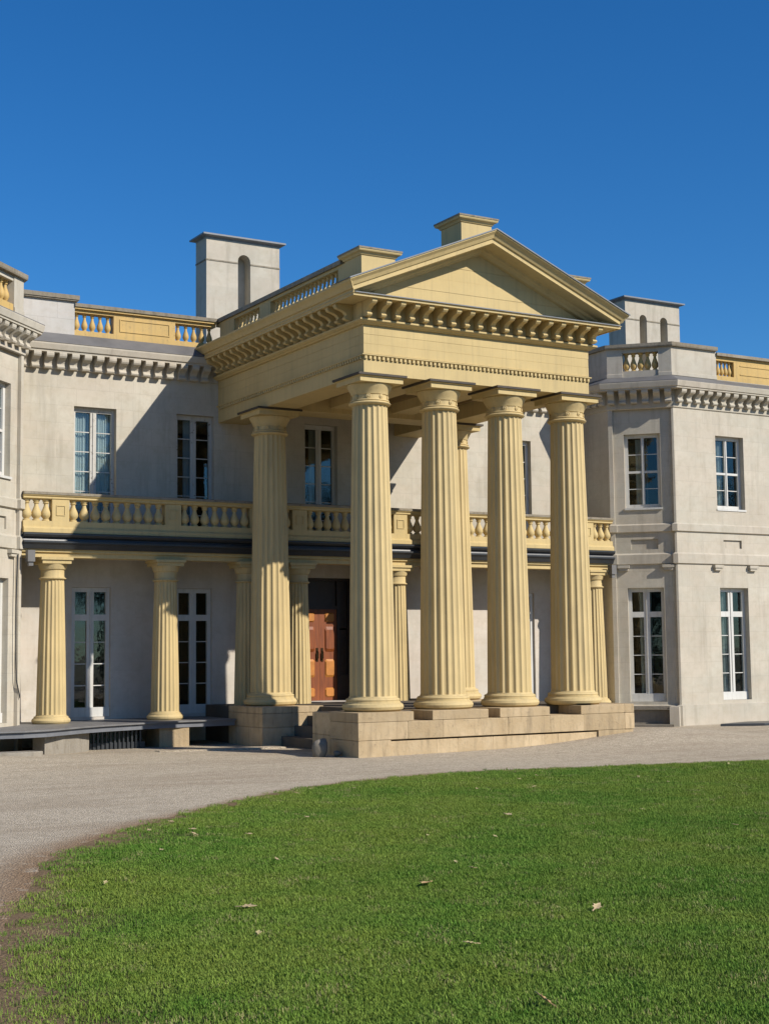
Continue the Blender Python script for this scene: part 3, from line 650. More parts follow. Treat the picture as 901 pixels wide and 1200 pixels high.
# ceiling with beams
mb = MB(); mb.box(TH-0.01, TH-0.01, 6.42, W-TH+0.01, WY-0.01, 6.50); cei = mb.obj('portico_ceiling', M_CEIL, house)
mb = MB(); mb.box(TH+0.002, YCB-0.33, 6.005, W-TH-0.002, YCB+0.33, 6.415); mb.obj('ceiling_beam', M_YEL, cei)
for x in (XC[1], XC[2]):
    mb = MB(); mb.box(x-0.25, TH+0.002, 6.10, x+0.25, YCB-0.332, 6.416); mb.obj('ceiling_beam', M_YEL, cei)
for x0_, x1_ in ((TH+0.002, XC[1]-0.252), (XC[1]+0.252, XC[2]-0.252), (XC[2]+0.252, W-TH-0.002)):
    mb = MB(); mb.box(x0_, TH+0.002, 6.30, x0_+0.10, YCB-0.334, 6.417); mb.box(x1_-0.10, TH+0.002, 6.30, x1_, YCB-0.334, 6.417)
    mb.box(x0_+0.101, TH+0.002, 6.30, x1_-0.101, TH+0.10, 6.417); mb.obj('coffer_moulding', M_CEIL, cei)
# acroterion piers
def pier(x0, x1, y0, y1, z0, z1, m=M_YEL):
    mb = MB(); mb.box(x0, y0, z0, x1, y1, z1-0.12); p = mb.obj('roof_pier', m, house)
    mb = MB(); cx_, cy_ = (x0+x1)/2, (y0+y1)/2; hx, hy = (x1-x0)/2, (y1-y0)/2
    prof = [(0.0, z1-0.119), (0.02, z1-0.115), (0.04, z1-0.08), (0.085, z1-0.06), (0.095, z1-0.04), (0.095, z1-0.005), (-0.2, z1+0.03), (-0.2, z1-0.119)]
    mb.sweep([(x0, y1), (x0, y0), (x1, y0), (x1, y1)], prof, True); mb.box(x0+0.19, y0+0.19, z1-0.11, x1-0.19, y1-0.19, z1+0.029); mb.obj('pier_cap', m, p)
    mb = MB(); mb.sweep([(x0, y1), (x0, y0), (x1, y0), (x1, y1)], [(0.105, z1-0.02), (0.105, z1+0.012), (0.07, z1+0.018), (0.07, z1-0.001), (0.098, z1-0.004)], True); mb.obj('drip_edge', M_CAP, p)
pier(MID-0.36, MID+0.33, 0.06, 0.76, 8.3, 9.23)
pier(0.03, 0.74, 0.102, 0.72, 7.6, 8.33)
pier(W-0.70, W+0.02, 0.102, 0.74, 7.6, 8.37)

# ------------------------------------------------------------------ balusters
def bal_mesh(h, r, mat, vase=True, n=12):
    if vase: pr = [(0.75, 0), (0.75, 0.07), (0.5, 0.09), (0.55, 0.12), (0.85, 0.20), (1.0, 0.30), (0.92, 0.42), (0.62, 0.58), (0.42, 0.70), (0.38, 0.80), (0.6, 0.83), (0.6, 0.86), (0.45, 0.88), (0.7, 0.93), (0.7, 1.0)]
    else: pr = [(0.8, 0), (0.8, 0.06), (0.55, 0.09), (0.85, 0.20), (0.95, 0.28), (0.8, 0.40), (0.5, 0.49), (0.72, 0.515), (0.5, 0.54), (0.75, 0.62), (0.95, 0.74), (0.85, 0.84), (0.55, 0.92), (0.8, 0.94), (0.8, 1.0)]
    m = MB(); m.lathe([(0, 0)]+[(a*r, b*h) for a, b in pr]+[(0, h)], n=n, caps=False); return m.mesh('baluster', mat, smooth=True, angle=50)
def baluster_row(me, A, B, n, z, parent):
    A, B = Vector(A), Vector(B)
    for i in range(n):
        p = A+(B-A)*((i+0.5)/n); link('baluster', me, parent, (p.x, p.y, z))
# roof balustrades on both sides of the portico
for s_ in (0, 1):
    fx = lambda a: 0.04+a if s_ == 0 else W-0.04-a
    def bx(mb, a0, a1, y0, y1, z0, z1): x0, x1 = sorted((fx(a0), fx(a1))); mb.box(x0, y0, z0, x1, y1, z1)
    mb = MB(); bx(mb, -0.02, 0.26, 0.722, WY+0.2, 7.58, 7.66); bx(mb, 0.0, 0.24, 0.722, WY+0.2, 8.14, 8.20); cm_ = MB(); bx(cm_, -0.05, 0.29, 0.83, WY+0.2, 8.201, 8.285)
    for y0, y1 in ((0.723, 1.0), (3.85, 4.35), (5.6, 6.32)): bx(mb, 0.0, 0.24, y0, y1, 7.661, 8.139)
    br_ = mb.obj('roof_balustrade', M_YEL, house); cm_.obj('rail_capping', M_CAP, br_)
    bm_ = bal_mesh(0.478, 0.062, M_YEL)
    xx = fx(0.12)
    baluster_row(bm_, (xx, 1.0), (xx, 3.85), 17, 7.661, br_); baluster_row(bm_, (xx, 4.35), (xx, 5.6), 7, 7.661, br_)
# main wall parapet, left and right of the portico
for s_ in (1, -1):
    Q = (lambda x: x) if s_ > 0 else mx
    def bx(mb, x0, x1, y0, y1, z0, z1): a, b = sorted((Q(x0), Q(x1))); mb.box(a, y0, z0, b, y1, z1)
    mb = MB(); bx(mb, XL+0.02, -3.21, WY+0.01, WY+0.40, 7.52, 8.30); mb.obj('parapet_block', M_PALE, house)
    mb = MB(); bx(mb, XL+0.02, -3.15, WY-0.05, WY+0.45, 8.302, 8.33); bx(mb, XL+0.02, -3.13, WY-0.07, WY+0.47, 8.331, 8.42); mb.obj('coping', M_CAP, house)
    mb = MB(); bx(mb, -3.208, -0.03, WY+0.05, WY+0.30, 7.55, 7.72); bx(mb, -3.208, -0.03, WY+0.06, WY+0.29, 8.10, 8.16); bx(mb, -3.208, -0.03, WY+0.0, WY+0.34, 8.161, 8.20)
    ra = mb.obj('parapet_balustrade', M_OCH, house)
    mb = MB(); bx(mb, -3.208, -0.03, WY-0.03, WY+0.36, 8.202, 8.275); mb.obj('coping', M_CAP, ra)
    mb = MB(); bx(mb, -2.35, -0.97, WY+0.06, WY+0.28, 7.721, 8.099)
    bx(mb, -2.22, -1.10, WY+0.045, WY+0.061, 8.03, 8.05); bx(mb, -2.22, -1.10, WY+0.045, WY+0.061, 7.78, 7.80); bx(mb, -1.12, -1.10, WY+0.045, WY+0.061, 7.801, 8.029); bx(mb, -2.22, -2.20, WY+0.045, WY+0.061, 7.801, 8.029)
    mb.obj('parapet_panel', M_OCH, ra)
    bm_ = bal_mesh(0.377, 0.068, M_OCH)
    a, b = sorted((Q(-3.2), Q(-2.36))); baluster_row(bm_, (a, WY+0.17), (b, WY+0.17), 5, 7.722, ra)
    a, b = sorted((Q(-0.96), Q(-0.05))); baluster_row(bm_, (a, WY+0.17), (b, WY+0.17), 5, 7.722, ra)
# bay parapets: canted balustrade, then front balustrade with ochre panels
for side in (1, -1):
    def P(x, y): return P2(side, x, y)
    b0 = Vector((BX, BY)); k0 = b0+cand*0.38; k1 = b0+cand*(CL-0.32)
    def sw(name, pts, prof, m, par): 
        mb = MB(); mb.sweep(pts if side > 0 else pts[::-1], prof); return mb.obj(name, m, par)
    a, b = P(k0.x, k0.y), P(k1.x, k1.y)
    ra = sw('parapet_balustrade', [a, b], [(-0.04, 7.50), (-0.04, 7.75), (-0.30, 7.75), (-0.30, 7.50)], M_OCH if side < 0 else M_BAND, house)
    sw('balustrade_rail', [a, b], [(-0.04, 8.20), (-0.04, 8.30), (-0.30, 8.30), (-0.30, 8.20)], M_BAND, ra)
    bm_ = bal_mesh(0.448, 0.085, M_OCH); q = -cin*-0.17
    va, vb = k0+cin*0.17, k1+cin*0.17
    baluster_row(bm_, P(va.x, va.y), P(vb.x, vb.y), 5, 7.751, ra)
    sw('lead_flashing', [P(BX, WY-0.01), P(BX, BY), P(CX, CY), P(FARX, CY)], [(0.36, 7.412), (0.36, 7.425), (0.02, 7.585), (0.0, 7.585), (0.0, 7.565)], M_LEAD, house)
    x = 12.262; seg = [(0.62, 'b', 5), (1.5, 'p', 0), (0.62, 'b', 5), (0.8, 's', 0), (0.62, 'b', 5), (1.5, 'p', 0), (0.62, 'b', 5), (0.8, 's', 0), (2.6, 'p', 0)]
    rb = sw('parapet_balustrade', [P(x, CY), P(FARX, CY)], [(-0.05, 7.55), (-0.05, 7.72), (-0.30, 7.72), (-0.30, 7.55)], M_OCH, house)
    sw('balustrade_rail', [P(x, CY), P(FARX, CY)], [(-0.06, 8.10), (-0.06, 8.20), (-0.29, 8.20), (-0.29, 8.10)], M_OCH, rb)
    sw('coping', [P(x, CY), P(FARX, CY)], [(0.03, 8.202), (0.03, 8.275), (-0.36, 8.275), (-0.36, 8.202)], M_CAP, rb)
    bm_ = bal_mesh(0.377, 0.062, M_OCH)
    for ln, t_, n in seg:
        if t_ == 'b': baluster_row(bm_, P(x, CY+0.17), P(x+ln, CY+0.17), n, 7.722, rb)
        else:
            sw('parapet_panel', [P(x, CY), P(x+ln, CY)], [(-0.06, 7.721), (-0.06, 8.099), (-0.28, 8.099), (-0.28, 7.721)], M_OCH if t_ == 'p' else M_PALE, rb)
            if t_ == 'p': sw('panel_moulding', [P(x+0.2, CY), P(x+ln-0.2, CY)], [(-0.045, 8.01), (-0.045, 8.035), (-0.0595, 8.035), (-0.0595, 8.01)], M_OCH, rb); sw('panel_moulding', [P(x+0.2, CY), P(x+ln-0.2, CY)], [(-0.045, 7.79), (-0.045, 7.815), (-0.0595, 7.815), (-0.0595, 7.79)], M_OCH, rb)
        x += ln

# ------------------------------------------------------------------ chimneys
def chimney(x0, x1, y0, y1, zt, niches):
    mb = MB(); L = x1-x0; zb = 7.4
    # front wall with arched niches: strips around each opening
    def arch(xa, xb, z0, z1, d):
        n = 8; r = (xb-xa)/2; c = (xa+xb)/2; zc = z1-r
        pts = [(xa, z0)]+[(c-r*math.cos(math.pi*i/n), zc+r*math.sin(math.pi*i/n)) for i in range(n+1)]+[(xb, z0)]
        return pts
    xs = x0
    for xa, xb, za in niches:
        mb.box(xs, y0, zb, xa, y0+0.33, zt); pts = arch(xa, xb, zb, za, 0.3)
        m = len(pts)
        vs = [(p[0], y0, p[1]) for p in pts[1:-1]]+[(p[0], y0, zt) for p in pts[1:-1]]; k = m-2
        mb.add(vs, [(i, i+1, k+i+1, k+i) for i in range(k-1)])
        q_ = pts[1:-1]; mb.add([(p[0], y0+0.0005, p[1]) for p in q_]+[(p[0], y0+0.34, p[1]) for p in q_], [(i, i+1, k+i+1, k+i) for i in range(k-1)])
        xs = xb
    mb.box(xs, y0, zb, x1, y0+0.33, zt)
    mb.box(x0, y0+0.331, zb, x1, y1, zt)
    o = mb.obj('chimney', M_BAND, house)
    mb = MB(); pth = [(x0, y1), (x0, y0), (x1, y0), (x1, y1)]
    mb.sweep(pth, [(-0.3, zt+0.001), (0.0, zt+0.001), (0.01, zt+0.03), (0.09, zt+0.055), (0.125, zt+0.06), (0.125, zt+0.10), (-0.3, zt+0.17)], True); mb.box(x0+0.29, y0+0.29, zt+0.02, x1-0.29, y1-0.29, zt+0.169); mb.obj('chimney_cap', M_CAPMET, o)
    zs = zt-0.56
    edges = sorted([x0]+[v for q in niches for v in q[:2]]+[x1])
    for i in range(0, len(edges), 2): mb = MB(); mb.box(edges[i]-(0.015 if i == 0 else 0), y0-0.014, zs, edges[i+1], y0-0.001, zs+0.035); mb.obj('chimney_string', M_CAP, o)
    mb = MB(); mb.box(x0-0.015, y0, zs, x0-0.001, y1, zs+0.035); mb.obj('chimney_string', M_CAP, o); mb = MB(); mb.box(x1+0.001, y0, zs, x1+0.015, y1, zs+0.035); mb.obj('chimney_string', M_CAP, o)
chimney(1.42, 3.42, 10.2, 10.85, 11.26, [(2.27, 2.61, 10.95)])
chimney(14.46, 16.52, 10.0, 10.75, 11.13, [(14.99, 15.26, 10.76), (15.77, 16.05, 10.76)])

# ------------------------------------------------------------------ verandah: balcony, gutter, beam, deck
VZ = 0.185
x0, x1 = XL+0.003, XR-0.003
mb = MB(); mb.box(x0, VY-0.17, 2.777, x1, VY+0.17, 2.95); mb.sweep([(x0, VY-0.17), (x1, VY-0.17)], [(0.03, 2.865), (0.045, 2.875), (0.045, 2.93), (0.0, 2.93), (0.0, 2.865)]); mb.obj('verandah_beam', M_YEL, house).location.z += 0.155
mb = MB(); mb.box(x0, 5.06, 2.952, x1, WY-0.002, 3.19); mb.obj('balcony_floor', M_DECK, house).location.z += VZ
mb = MB(); mb.sweep([(x0, 5.055), (x1, 5.055)], [(-0.02, 2.90), (0.02, 2.90), (0.06, 2.98), (0.10, 3.02), (0.10, 3.05), (0.04, 3.06), (0.03, 3.10), (0.09, 3.13), (0.12, 3.17), (0.12, 3.20), (0.03, 3.205), (-0.02, 3.21)]); mb.obj('gutter', M_METAL, house).location.z += VZ
mb = MB(); mb.sweep([(x0, 5.055), (x1, 5.055)], [(0.02, 3.212), (0.07, 3.212), (0.07, 3.29), (0.04, 3.32), (0.02, 3.33), (0.02, 3.44), (-0.20, 3.44), (-0.20, 3.212)]); 
bb = mb.obj('balcony_balustrade', M_YEL, house); bb.location.z += VZ
mb = MB(); mb.sweep([(x0, 5.055), (x1, 5.055)], [(0.0, 3.86), (0.03, 3.875), (0.03, 3.905), (0.06, 3.93), (0.06, 3.945), (-0.24, 3.945), (-0.24, 3.93), (-0.2, 3.86)]); mb.obj('rail', M_YEL, bb)
mb = MB(); mb.sweep([(x0, 5.055), (x1, 5.055)], [(0.075, 3.947), (0.075, 3.985), (0.0, 4.005), (-0.25, 3.985), (-0.25, 3.947)]); mb.obj('rail_capping', M_CAP, bb)
peds = sorted([-3.89, -1.56, 0.33, 1.30, mx(1.30), mx(0.33), mx(-1.56), mx(-3.89)])
bm_ = bal_mesh(0.418, 0.098, M_YEL, n=14)
edge = x0
for px_ in peds+[x1+0.17]:
    a, b = edge, px_-0.17
    n = max(1, round((b-a)/0.225)); baluster_row(bm_, (a, 4.955+0.19), (b, 4.955+0.19), n, 3.441, bb)
    if px_ < x1:
        mb = MB(); mb.box(px_-0.17, 5.042, 3.441, px_+0.17, 5.25, 3.859)
        for q in ((-0.09, 3.55, 0.09, 3.565), (-0.09, 3.735, 0.09, 3.75), (-0.09, 3.566, -0.075, 3.734), (0.075, 3.566, 0.09, 3.734)): mb.box(px_+q[0], 5.028, q[1], px_+q[2], 5.0415, q[3])
        mb.obj('balustrade_pedestal', M_YEL, bb)
    edge = px_+0.17
# rainwater heads at both ends and the left cable
for s_ in (1, -1):
    xx = XL+0.12 if s_ > 0 else XR-0.12
    mb = MB(); mb.box(xx-0.07, 4.86, 2.64, xx+0.07, 5.02, 2.86); mb.box(xx-0.045, 4.89, 2.56, xx+0.045, 5.0, 2.641); mb.obj('rainwater_head', M_LEAD, house).location.z += VZ
mb = MB(); mb.tube([(XL-0.12, 4.985-0.03, 2.95), (XL-0.14, 4.96, 2.0), (XL-0.13, 4.96, 1.0), (XL-0.11, 4.98, 0.6), (XL-0.02, 5.03, 0.25)], 0.012, 6); mb.obj('cable', M_METAL, house)
# deck following the bay
dp = [(-14, 3.0), (-6.6, 3.0), (-5.7, 2.93), (-5.2, 2.90), (-4.75, 3.02), (-4.3, 3.36), (-3.85, 3.72), (-3.4, 3.98), (-2.9, 4.18), (-2.3, 4.40), (-1.5, 4.55), (-0.40, 4.60)]
def deck_strip(mb, pts, yb, z0, z1):
    n = len(pts); vs = [(x, y, z) for x, y in pts for z in (z0, z1)]+[(x, yb(x), z) for x, y in pts for z in (z0, z1)]
    fs = [(2*i, 2*i+2, 2*i+3, 2*i+1) for i in range(n-1)]
    fs += [(2*i+1, 2*i+3, 2*n+2*i+3, 2*n+2*i+1) for i in range(n-1)]+[(2*i, 2*n+2*i, 2*n+2*i+2, 2*i+2) for i in range(n-1)]
    fs += [(2*n-2, 4*n-2, 4*n-1, 2*n-1), (0, 1, 2*n+1, 2*n)]
    mb.add(vs, fs)
def back(x): return CY-0.06 if x < mx(CX) else (BY-0.06+(x-mx(BX))*1.0 if x < mx(BX) else WY-0.01)
bd = []
for i in range(len(dp)-1):
    a, b = dp[i], dp[i+1]; k = 6
    bd += [(a[0]+(b[0]-a[0])*j/k, a[1]+(b[1]-a[1])*j/k) for j in range(k)]
bd.append(dp[-1])
mb = MB(); deck_strip(mb, bd, back, -0.285, -0.255); dk = mb.obj('verandah_deck', M_DECK, house)
mb = MB(); mb.sweep(dp, [(-0.03, -0.287), (-0.03, -0.385), (-0.08, -0.385), (-0.08, -0.287)]); mb.obj('deck_fascia', M_FASC, dk)
mb = MB(); mb.sweep(dp, [(0.025, -0.256), (0.025, -0.284), (0.001, -0.284), (0.001, -0.256)]); mb.obj('deck_nosing', M_DECK, dk)
mb = MB(); mb.box(5.62, 4.90, -0.285, XR-0.08, WY-0.01, -0.255); mb.obj('verandah_deck', M_DECK, house)
mb = MB(); mb.box(5.62, 4.92, GZ-0.2, XR-0.1, 5.0, -0.286); mb.obj('deck_wall', M_BASE, house)
# masonry under the deck
mb = MB(); mb.box(-2.02, 4.60, GZ-0.2, -1.40, 5.3, -0.286); mb.obj('deck_pier', M_BASE, house)
mb = MB(); mb.sweep([(-4.7, 3.35), (-4.3, 3.55), (-3.6, 4.15)], [(0.0, GZ-0.2), (0.0, -0.388), (-0.3, -0.388), (-0.3, GZ-0.2)]); mb.obj('deck_pier', M_CONC, house)
mb = MB()
for i in range(12):
    x = -3.40+i*0.085; g_ = MB(); g_.box(x, 4.50, GZ-0.1, x+0.03, 4.53, -0.288); g_.obj('grille_bar', M_METAL, house)
mb.box(-3.45, 4.532, GZ-0.1, -2.35, 4.56, -0.62); tag(mb.obj('grille_rail', M_METAL, house), kind=None)

# ------------------------------------------------------------------ stone base of the portico
mb = MB(); mb.box(0.9, 0.34, GZ-0.3, W+0.5, WY-0.02, -0.016); mb.box(-0.3, 3.8, GZ-0.3, 0.899, WY-0.02, -0.017); sb = mb.obj('portico_floor', M_PAVE, house)
for i in range(3):
    mb = MB(); mb.box(0.05+i*0.285, 1.345, GZ-0.3, 0.334+i*0.285, 3.515, GZ+0.19*(i+1)); mb.obj('portico_step', M_PAVE, house)
def stone(x0, y0, z0, x1, y1, z1, g=0.0018, bev=0.008, name='stone_block'):
    # block with softened edges
    m = MB(); x0 += g; x1 -= g; y0 += g-random.uniform(0.0, 0.012); y1 -= g; z0 += g; z1 -= g; b = bev
    r1 = lambda: random.uniform(0.6, 1.6)*b
    bot = [(x0, y0), (x1, y0), (x1, y1), (x0, y1)]; ins = [(x0+b, y0+b), (x1-b, y0+b), (x1-b, y1-b), (x0+b, y1-b)]
    vs = [(*p, z0) for p in ins]+[(p[0], p[1], z0+r1()) for p in bot]+[(p[0], p[1], z1-r1()) for p in bot]+[(*p, z1) for p in ins]
    fs = [(3, 2, 1, 0), (12, 13, 14, 15)]
    for l in range(3): fs += [(l*4+i, l*4+(i+1) % 4, l*4+4+(i+1) % 4, l*4+4+i) for i in range(4)]
    m.add(vs, fs); return m.obj(name, M_BASE, sb)
YF = -0.36
# pier under the corner column, both sides alike
for f_ in ((lambda a, b: (a, b)), (lambda a, b: (mx(b), mx(a)))):
    a, b = f_(-0.39, 0.61); stone(a, YF, -0.48, b, 0.66, -0.17); stone(a, YF+0.004, -0.17, b+0.12*(b < 2), 0.66, 0.0)
    a, b = f_(-0.39, 0.26); stone(a, YF+0.002, GZ-0.25, b, 0.66, -0.48)
    a, b = f_(-0.38, 0.60); stone(a, 0.66, -0.42, b, 1.34, -0.02); stone(a, 0.66, GZ-0.25, b, 1.34, -0.42)
    for z0, z1 in ((GZ-0.25, -0.40), (-0.40, -0.13), (-0.13, 0.0)):
        a, b = f_(-0.36, 0.28); stone(a, 3.46, z0, b, 5.02, z1)
        a, b = f_(0.28, 0.98); stone(a, 3.46, z0, b, 5.02, z1)
# upper course, plinths and lower course between the piers
ux = [0.61, 1.34, 2.13, 2.75, 3.70, W+0.39-1.0]
for a, b in zip(ux[:-1], ux[1:]): stone(a, YF, -0.48, b, 0.34, -0.17)
for a, b in ((1.12, 2.31), (2.57, 3.69)):
    stone(a, YF+0.004, -0.17, b, 0.66, 0.0)
stone(4.42, YF+0.003, -0.17, 4.80, 0.66, 0.0)
lx = [0.26, 1.22, 1.67, 2.43, 3.13, 3.9, W+0.39-0.65]
for a, b in zip(lx[:-1], lx[1:]): stone(a, YF+0.035, GZ-0.25, b, 0.34, -0.505)
stone(W+0.39, YF+0.002, -0.48, W+0.62, 0.6, -0.17); stone(W+0.39, YF+0.02, GZ-0.3, W+0.60, 0.6, -0.48); stone(W+0.39, YF+0.006, -0.17, W+0.62, 0.6, 0.0)

# ------------------------------------------------------------------ ground
LAWN = [(4.4, -5.2), (1.5, -4.45), (-0.2, -4.12), (-1.6, -4.10), (-2.95, -4.48), (-4.80, -5.52), (-6.60, -7.18), (-7.65, -8.20), (-8.78, -9.72), (-9.52, -11.5), (-10.0, -12.6), (-10.36, -13.7), (-10.66, -14.7), (-10.84, -15.5), (-10.8, -18), (-9.2, -22), (-4, -25), (2, -25.5), (7, -23), (10.2, -18), (10.8, -14), (9.8, -10), (8.0, -7.4), (6.3, -6.05)]
def spline(pts, k):
    n = len(pts); out = []
    for i in range(n):
        p0, p1, p2, p3 = (Vector(pts[(i+j-1) % n]) for j in range(4))
        for s_ in range(k):
            t_ = s_/k
            out.append(0.5*((2*p1)+(p2-p0)*t_+(2*p0-5*p1+4*p2-p3)*t_*t_+(3*p1-p0-3*p2+p3)*t_**3))
    return out
EDGE = spline(LAWN, 8)
def seg_dist(x, y):
    best = 1e9; n = len(EDGE); inside = False
    for i in range(n):
        a = EDGE[i]; b = EDGE[(i+1) % n]
        dx, dy = b.x-a.x, b.y-a.y; l2 = dx*dx+dy*dy
        t_ = max(0, min(1, ((x-a.x)*dx+(y-a.y)*dy)/l2)); q = (x-a.x-dx*t_)**2+(y-a.y-dy*t_)**2
        if q < best: best = q
        if (a.y > y) != (b.y > y) and x < a.x+(y-a.y)*dx/dy: inside = not inside
    return math.sqrt(best)*(-1 if inside else 1)
def gz(x, y):
    z = GZ + 0.15*math.exp(-(((x+6.6)/2.1)**2+((y-2.6)/1.9)**2)) + 0.25*math.exp(-(((x-6.3)/2.4)**2+((y+0.2)/1.7)**2))
    return z+0.012*math.sin(x*1.1+0.4*y)*math.sin(y*0.9+1)
def grid(xs, ys, fn):
    m = MB(); m.add([(x, y, fn(x, y)) for y in ys for x in xs], [(j*len(xs)+i, j*len(xs)+i+1, (j+1)*len(xs)+i+1, (j+1)*len(xs)+i) for j in range(len(ys)-1) for i in range(len(xs)-1)])
    return m
xs = [-34+i*4 for i in range(5)]+[-15+0.25*i for i in range(101)]+[13+i*3 for i in range(9)]
ys = [-50+i*5 for i in range(5)]+[-26+0.25*i for i in range(129)]+[6.6]
g = grid(xs, ys, gz); go = tag(g.obj('gravel_drive', M_GRAV, None, smooth=True), kind='structure')
at_ = go.data.attributes.new('soil', 'FLOAT', 'POINT'); vals = []
for v in go.data.vertices:
    d = seg_dist(v.co.x, v.co.y) if -13 < v.co.x < 13 and -27 < v.co.y < -3 else 9
    wl = 0.18 + (0.48*max(0.0, min(1.0, (-v.co.y-6.0)/4.5)) if v.co.x < 0 else 0.0)
    vals.append(max(0.0, min(1.0, 1.15-max(d, 0)/wl)))
at_.data.foreach_set('value', vals)
mb = MB(); mb.box(-3000, -3000, GZ-3, 3000, 3000, GZ-0.06); tag(mb.obj('ground', M_TURF), kind='structure')
# lawn sheet
xs = [-11.2+0.2*i for i in range(112)]; ys = [-26+0.2*i for i in range(113)]
bm = bmesh.new(); vv = {}
dist = {}
for j, y in enumerate(ys):
    for i, x in enumerate(xs): dist[i, j] = seg_dist(x, y)
def lz(x, y, d): return gz(x, y)+0.004+(0.03*min(1, -d/0.8)+0.012*math.sin(x*2.1)*math.sin(y*1.7)*min(1, -d) if d < 0 else -0.10*d)
def lv(i, j):
    if (i, j) not in vv: vv[i, j] = bm.verts.new((xs[i], ys[j], lz(xs[i], ys[j], dist[i, j])))
    return vv[i, j]
for j in range(len(ys)-1):
    for i in range(len(xs)-1):
        if sum(dist[i+a, j+b] for a in (0, 1) for b in (0, 1))/4 < 0.3: bm.faces.new((lv(i, j), lv(i+1, j), lv(i+1, j+1), lv(i, j+1)))
me = bpy.data.meshes.new('lawn'); bm.to_mesh(me); bm.free(); me.materials.append(M_TURF)
ea = me.attributes.new('edge', 'FLOAT', 'POINT'); ea.data.foreach_set('value', [max(0.0, min(1.0, 1+(seg_dist(v.co.x, v.co.y)+0.25)/0.5)) for v in me.vertices])
lawn = link('lawn', me); tag(lawn, kind='structure')
# grass tufts
def tuft(seed, n, rad, h):
    rnd = random.Random(seed); m = MB()
    for i in range(n):
        a = rnd.uniform(0, 6.283); r = rad*math.sqrt(rnd.random()); x, y = r*math.cos(a), r*math.sin(a)
        b = rnd.uniform(0, 6.283); hh = h*rnd.uniform(0.5, 1.1); ln = hh*rnd.uniform(0.3, 1.1); wv = rnd.uniform(0.0014, 0.0028)
        dx, dy = math.cos(b), math.sin(b); px_, py_ = -dy*wv, dx*wv
        m.add([(x-px_, y-py_, -0.01), (x+px_, y+py_, -0.01), (x+px_*0.8+dx*ln*0.35, y+py_*0.8+dy*ln*0.35, hh*0.6), (x-px_*0.8+dx*ln*0.35, y-py_*0.8+dy*ln*0.35, hh*0.6), (x+dx*ln, y+dy*ln, hh)], [(0, 1, 2, 3), (3, 2, 4)])
    me = bpy.data.meshes.new('grass_tuft'); me.from_pydata(m.v, [], m.f); me.materials.append(M_BLADE)
    return bpy.data.objects.new('grass_tuft', me)
TUFTS = [tuft(3, 70, 0.11, 0.021), tuft(5, 70, 0.11, 0.018), tuft(9, 58, 0.10, 0.027)]
gcol = None
def grass_tree():
    ng = bpy.data.node_groups.new('grass', 'GeometryNodeTree')
    ng.interface.new_socket('Geometry', in_out='INPUT', socket_type='NodeSocketGeometry')
    ng.interface.new_socket('Geometry', in_out='OUTPUT', socket_type='NodeSocketGeometry')
    n = ng.nodes; l = ng.links
    gi = n.new('NodeGroupInput'); gout = n.new('NodeGroupOutput')
    at2 = n.new('GeometryNodeInputNamedAttribute'); at2.data_type = 'FLOAT'; at2.inputs[0].default_value = 'density'
    join = n.new('GeometryNodeJoinGeometry')
    for i, tobj in enumerate(TUFTS):
        mul = n.new('ShaderNodeMath'); mul.operation = 'MULTIPLY'; mul.inputs[1].default_value = 175
        l.new(at2.outputs[0], mul.inputs[0])
        dn = n.new('GeometryNodeDistributePointsOnFaces'); dn.inputs['Seed'].default_value = i+1
        l.new(gi.outputs[0], dn.inputs['Mesh']); l.new(mul.outputs[0], dn.inputs['Density'])
        oi = n.new('GeometryNodeObjectInfo'); oi.inputs['Object'].default_value = tobj; oi.inputs['As Instance'].default_value = True
        rv = n.new('FunctionNodeRandomValue'); rv.data_type = 'FLOAT_VECTOR'; rv.inputs[0].default_value = (-0.12, -0.12, 0); rv.inputs[1].default_value = (0.12, 0.12, 6.283); rv.inputs['Seed'].default_value = 11+i
        rs = n.new('FunctionNodeRandomValue'); rs.data_type = 'FLOAT'; rs.inputs[2].default_value = 0.6; rs.inputs[3].default_value = 1.25; rs.inputs['Seed'].default_value = 31+i
        ip = n.new('GeometryNodeInstanceOnPoints')
        l.new(dn.outputs['Points'], ip.inputs['Points']); l.new(oi.outputs['Geometry'], ip.inputs['Instance'])
        l.new(rv.outputs[0], ip.inputs['Rotation']); l.new(rs.outputs[1], ip.inputs['Scale'])
        l.new(ip.outputs[0], join.inputs[0])
    l.new(join.outputs[0], gout.inputs[0])
    return ng
gme = me.copy(); gme.name = 'grass'
grass = link('grass', gme); tag(grass, kind='stuff')
da = gme.attributes.new('density', 'FLOAT', 'POINT'); camxy = Vector((-12.97, -22.6))
dv = []
for v in gme.vertices:
    d = seg_dist(v.co.x, v.co.y); p = v.co.xy-camxy; far = p.length; ang = abs(math.degrees(math.atan2(p.x, p.y))-30.5)
    k = 1.0 if far < 14 else (0.62 if far < 20 else 0.42)
    if ang > 21: k *= 0.6
    if d > -0.5: k *= max(0.0, min(1.0, -d/0.6+0.10)) * random.uniform(0.3, 1.0)
    wob = math.sin(v.co.x*1.7+2)*math.sin(v.co.y*2.3)
    if v.co.x < -6.5 and d > -1.0: k *= max(0.25, 0.65+0.5*wob)
    dv.append(k)
da.data.foreach_set('value', dv)
mod = grass.modifiers.new('grass', 'NODES'); mod.node_group = grass_tree()

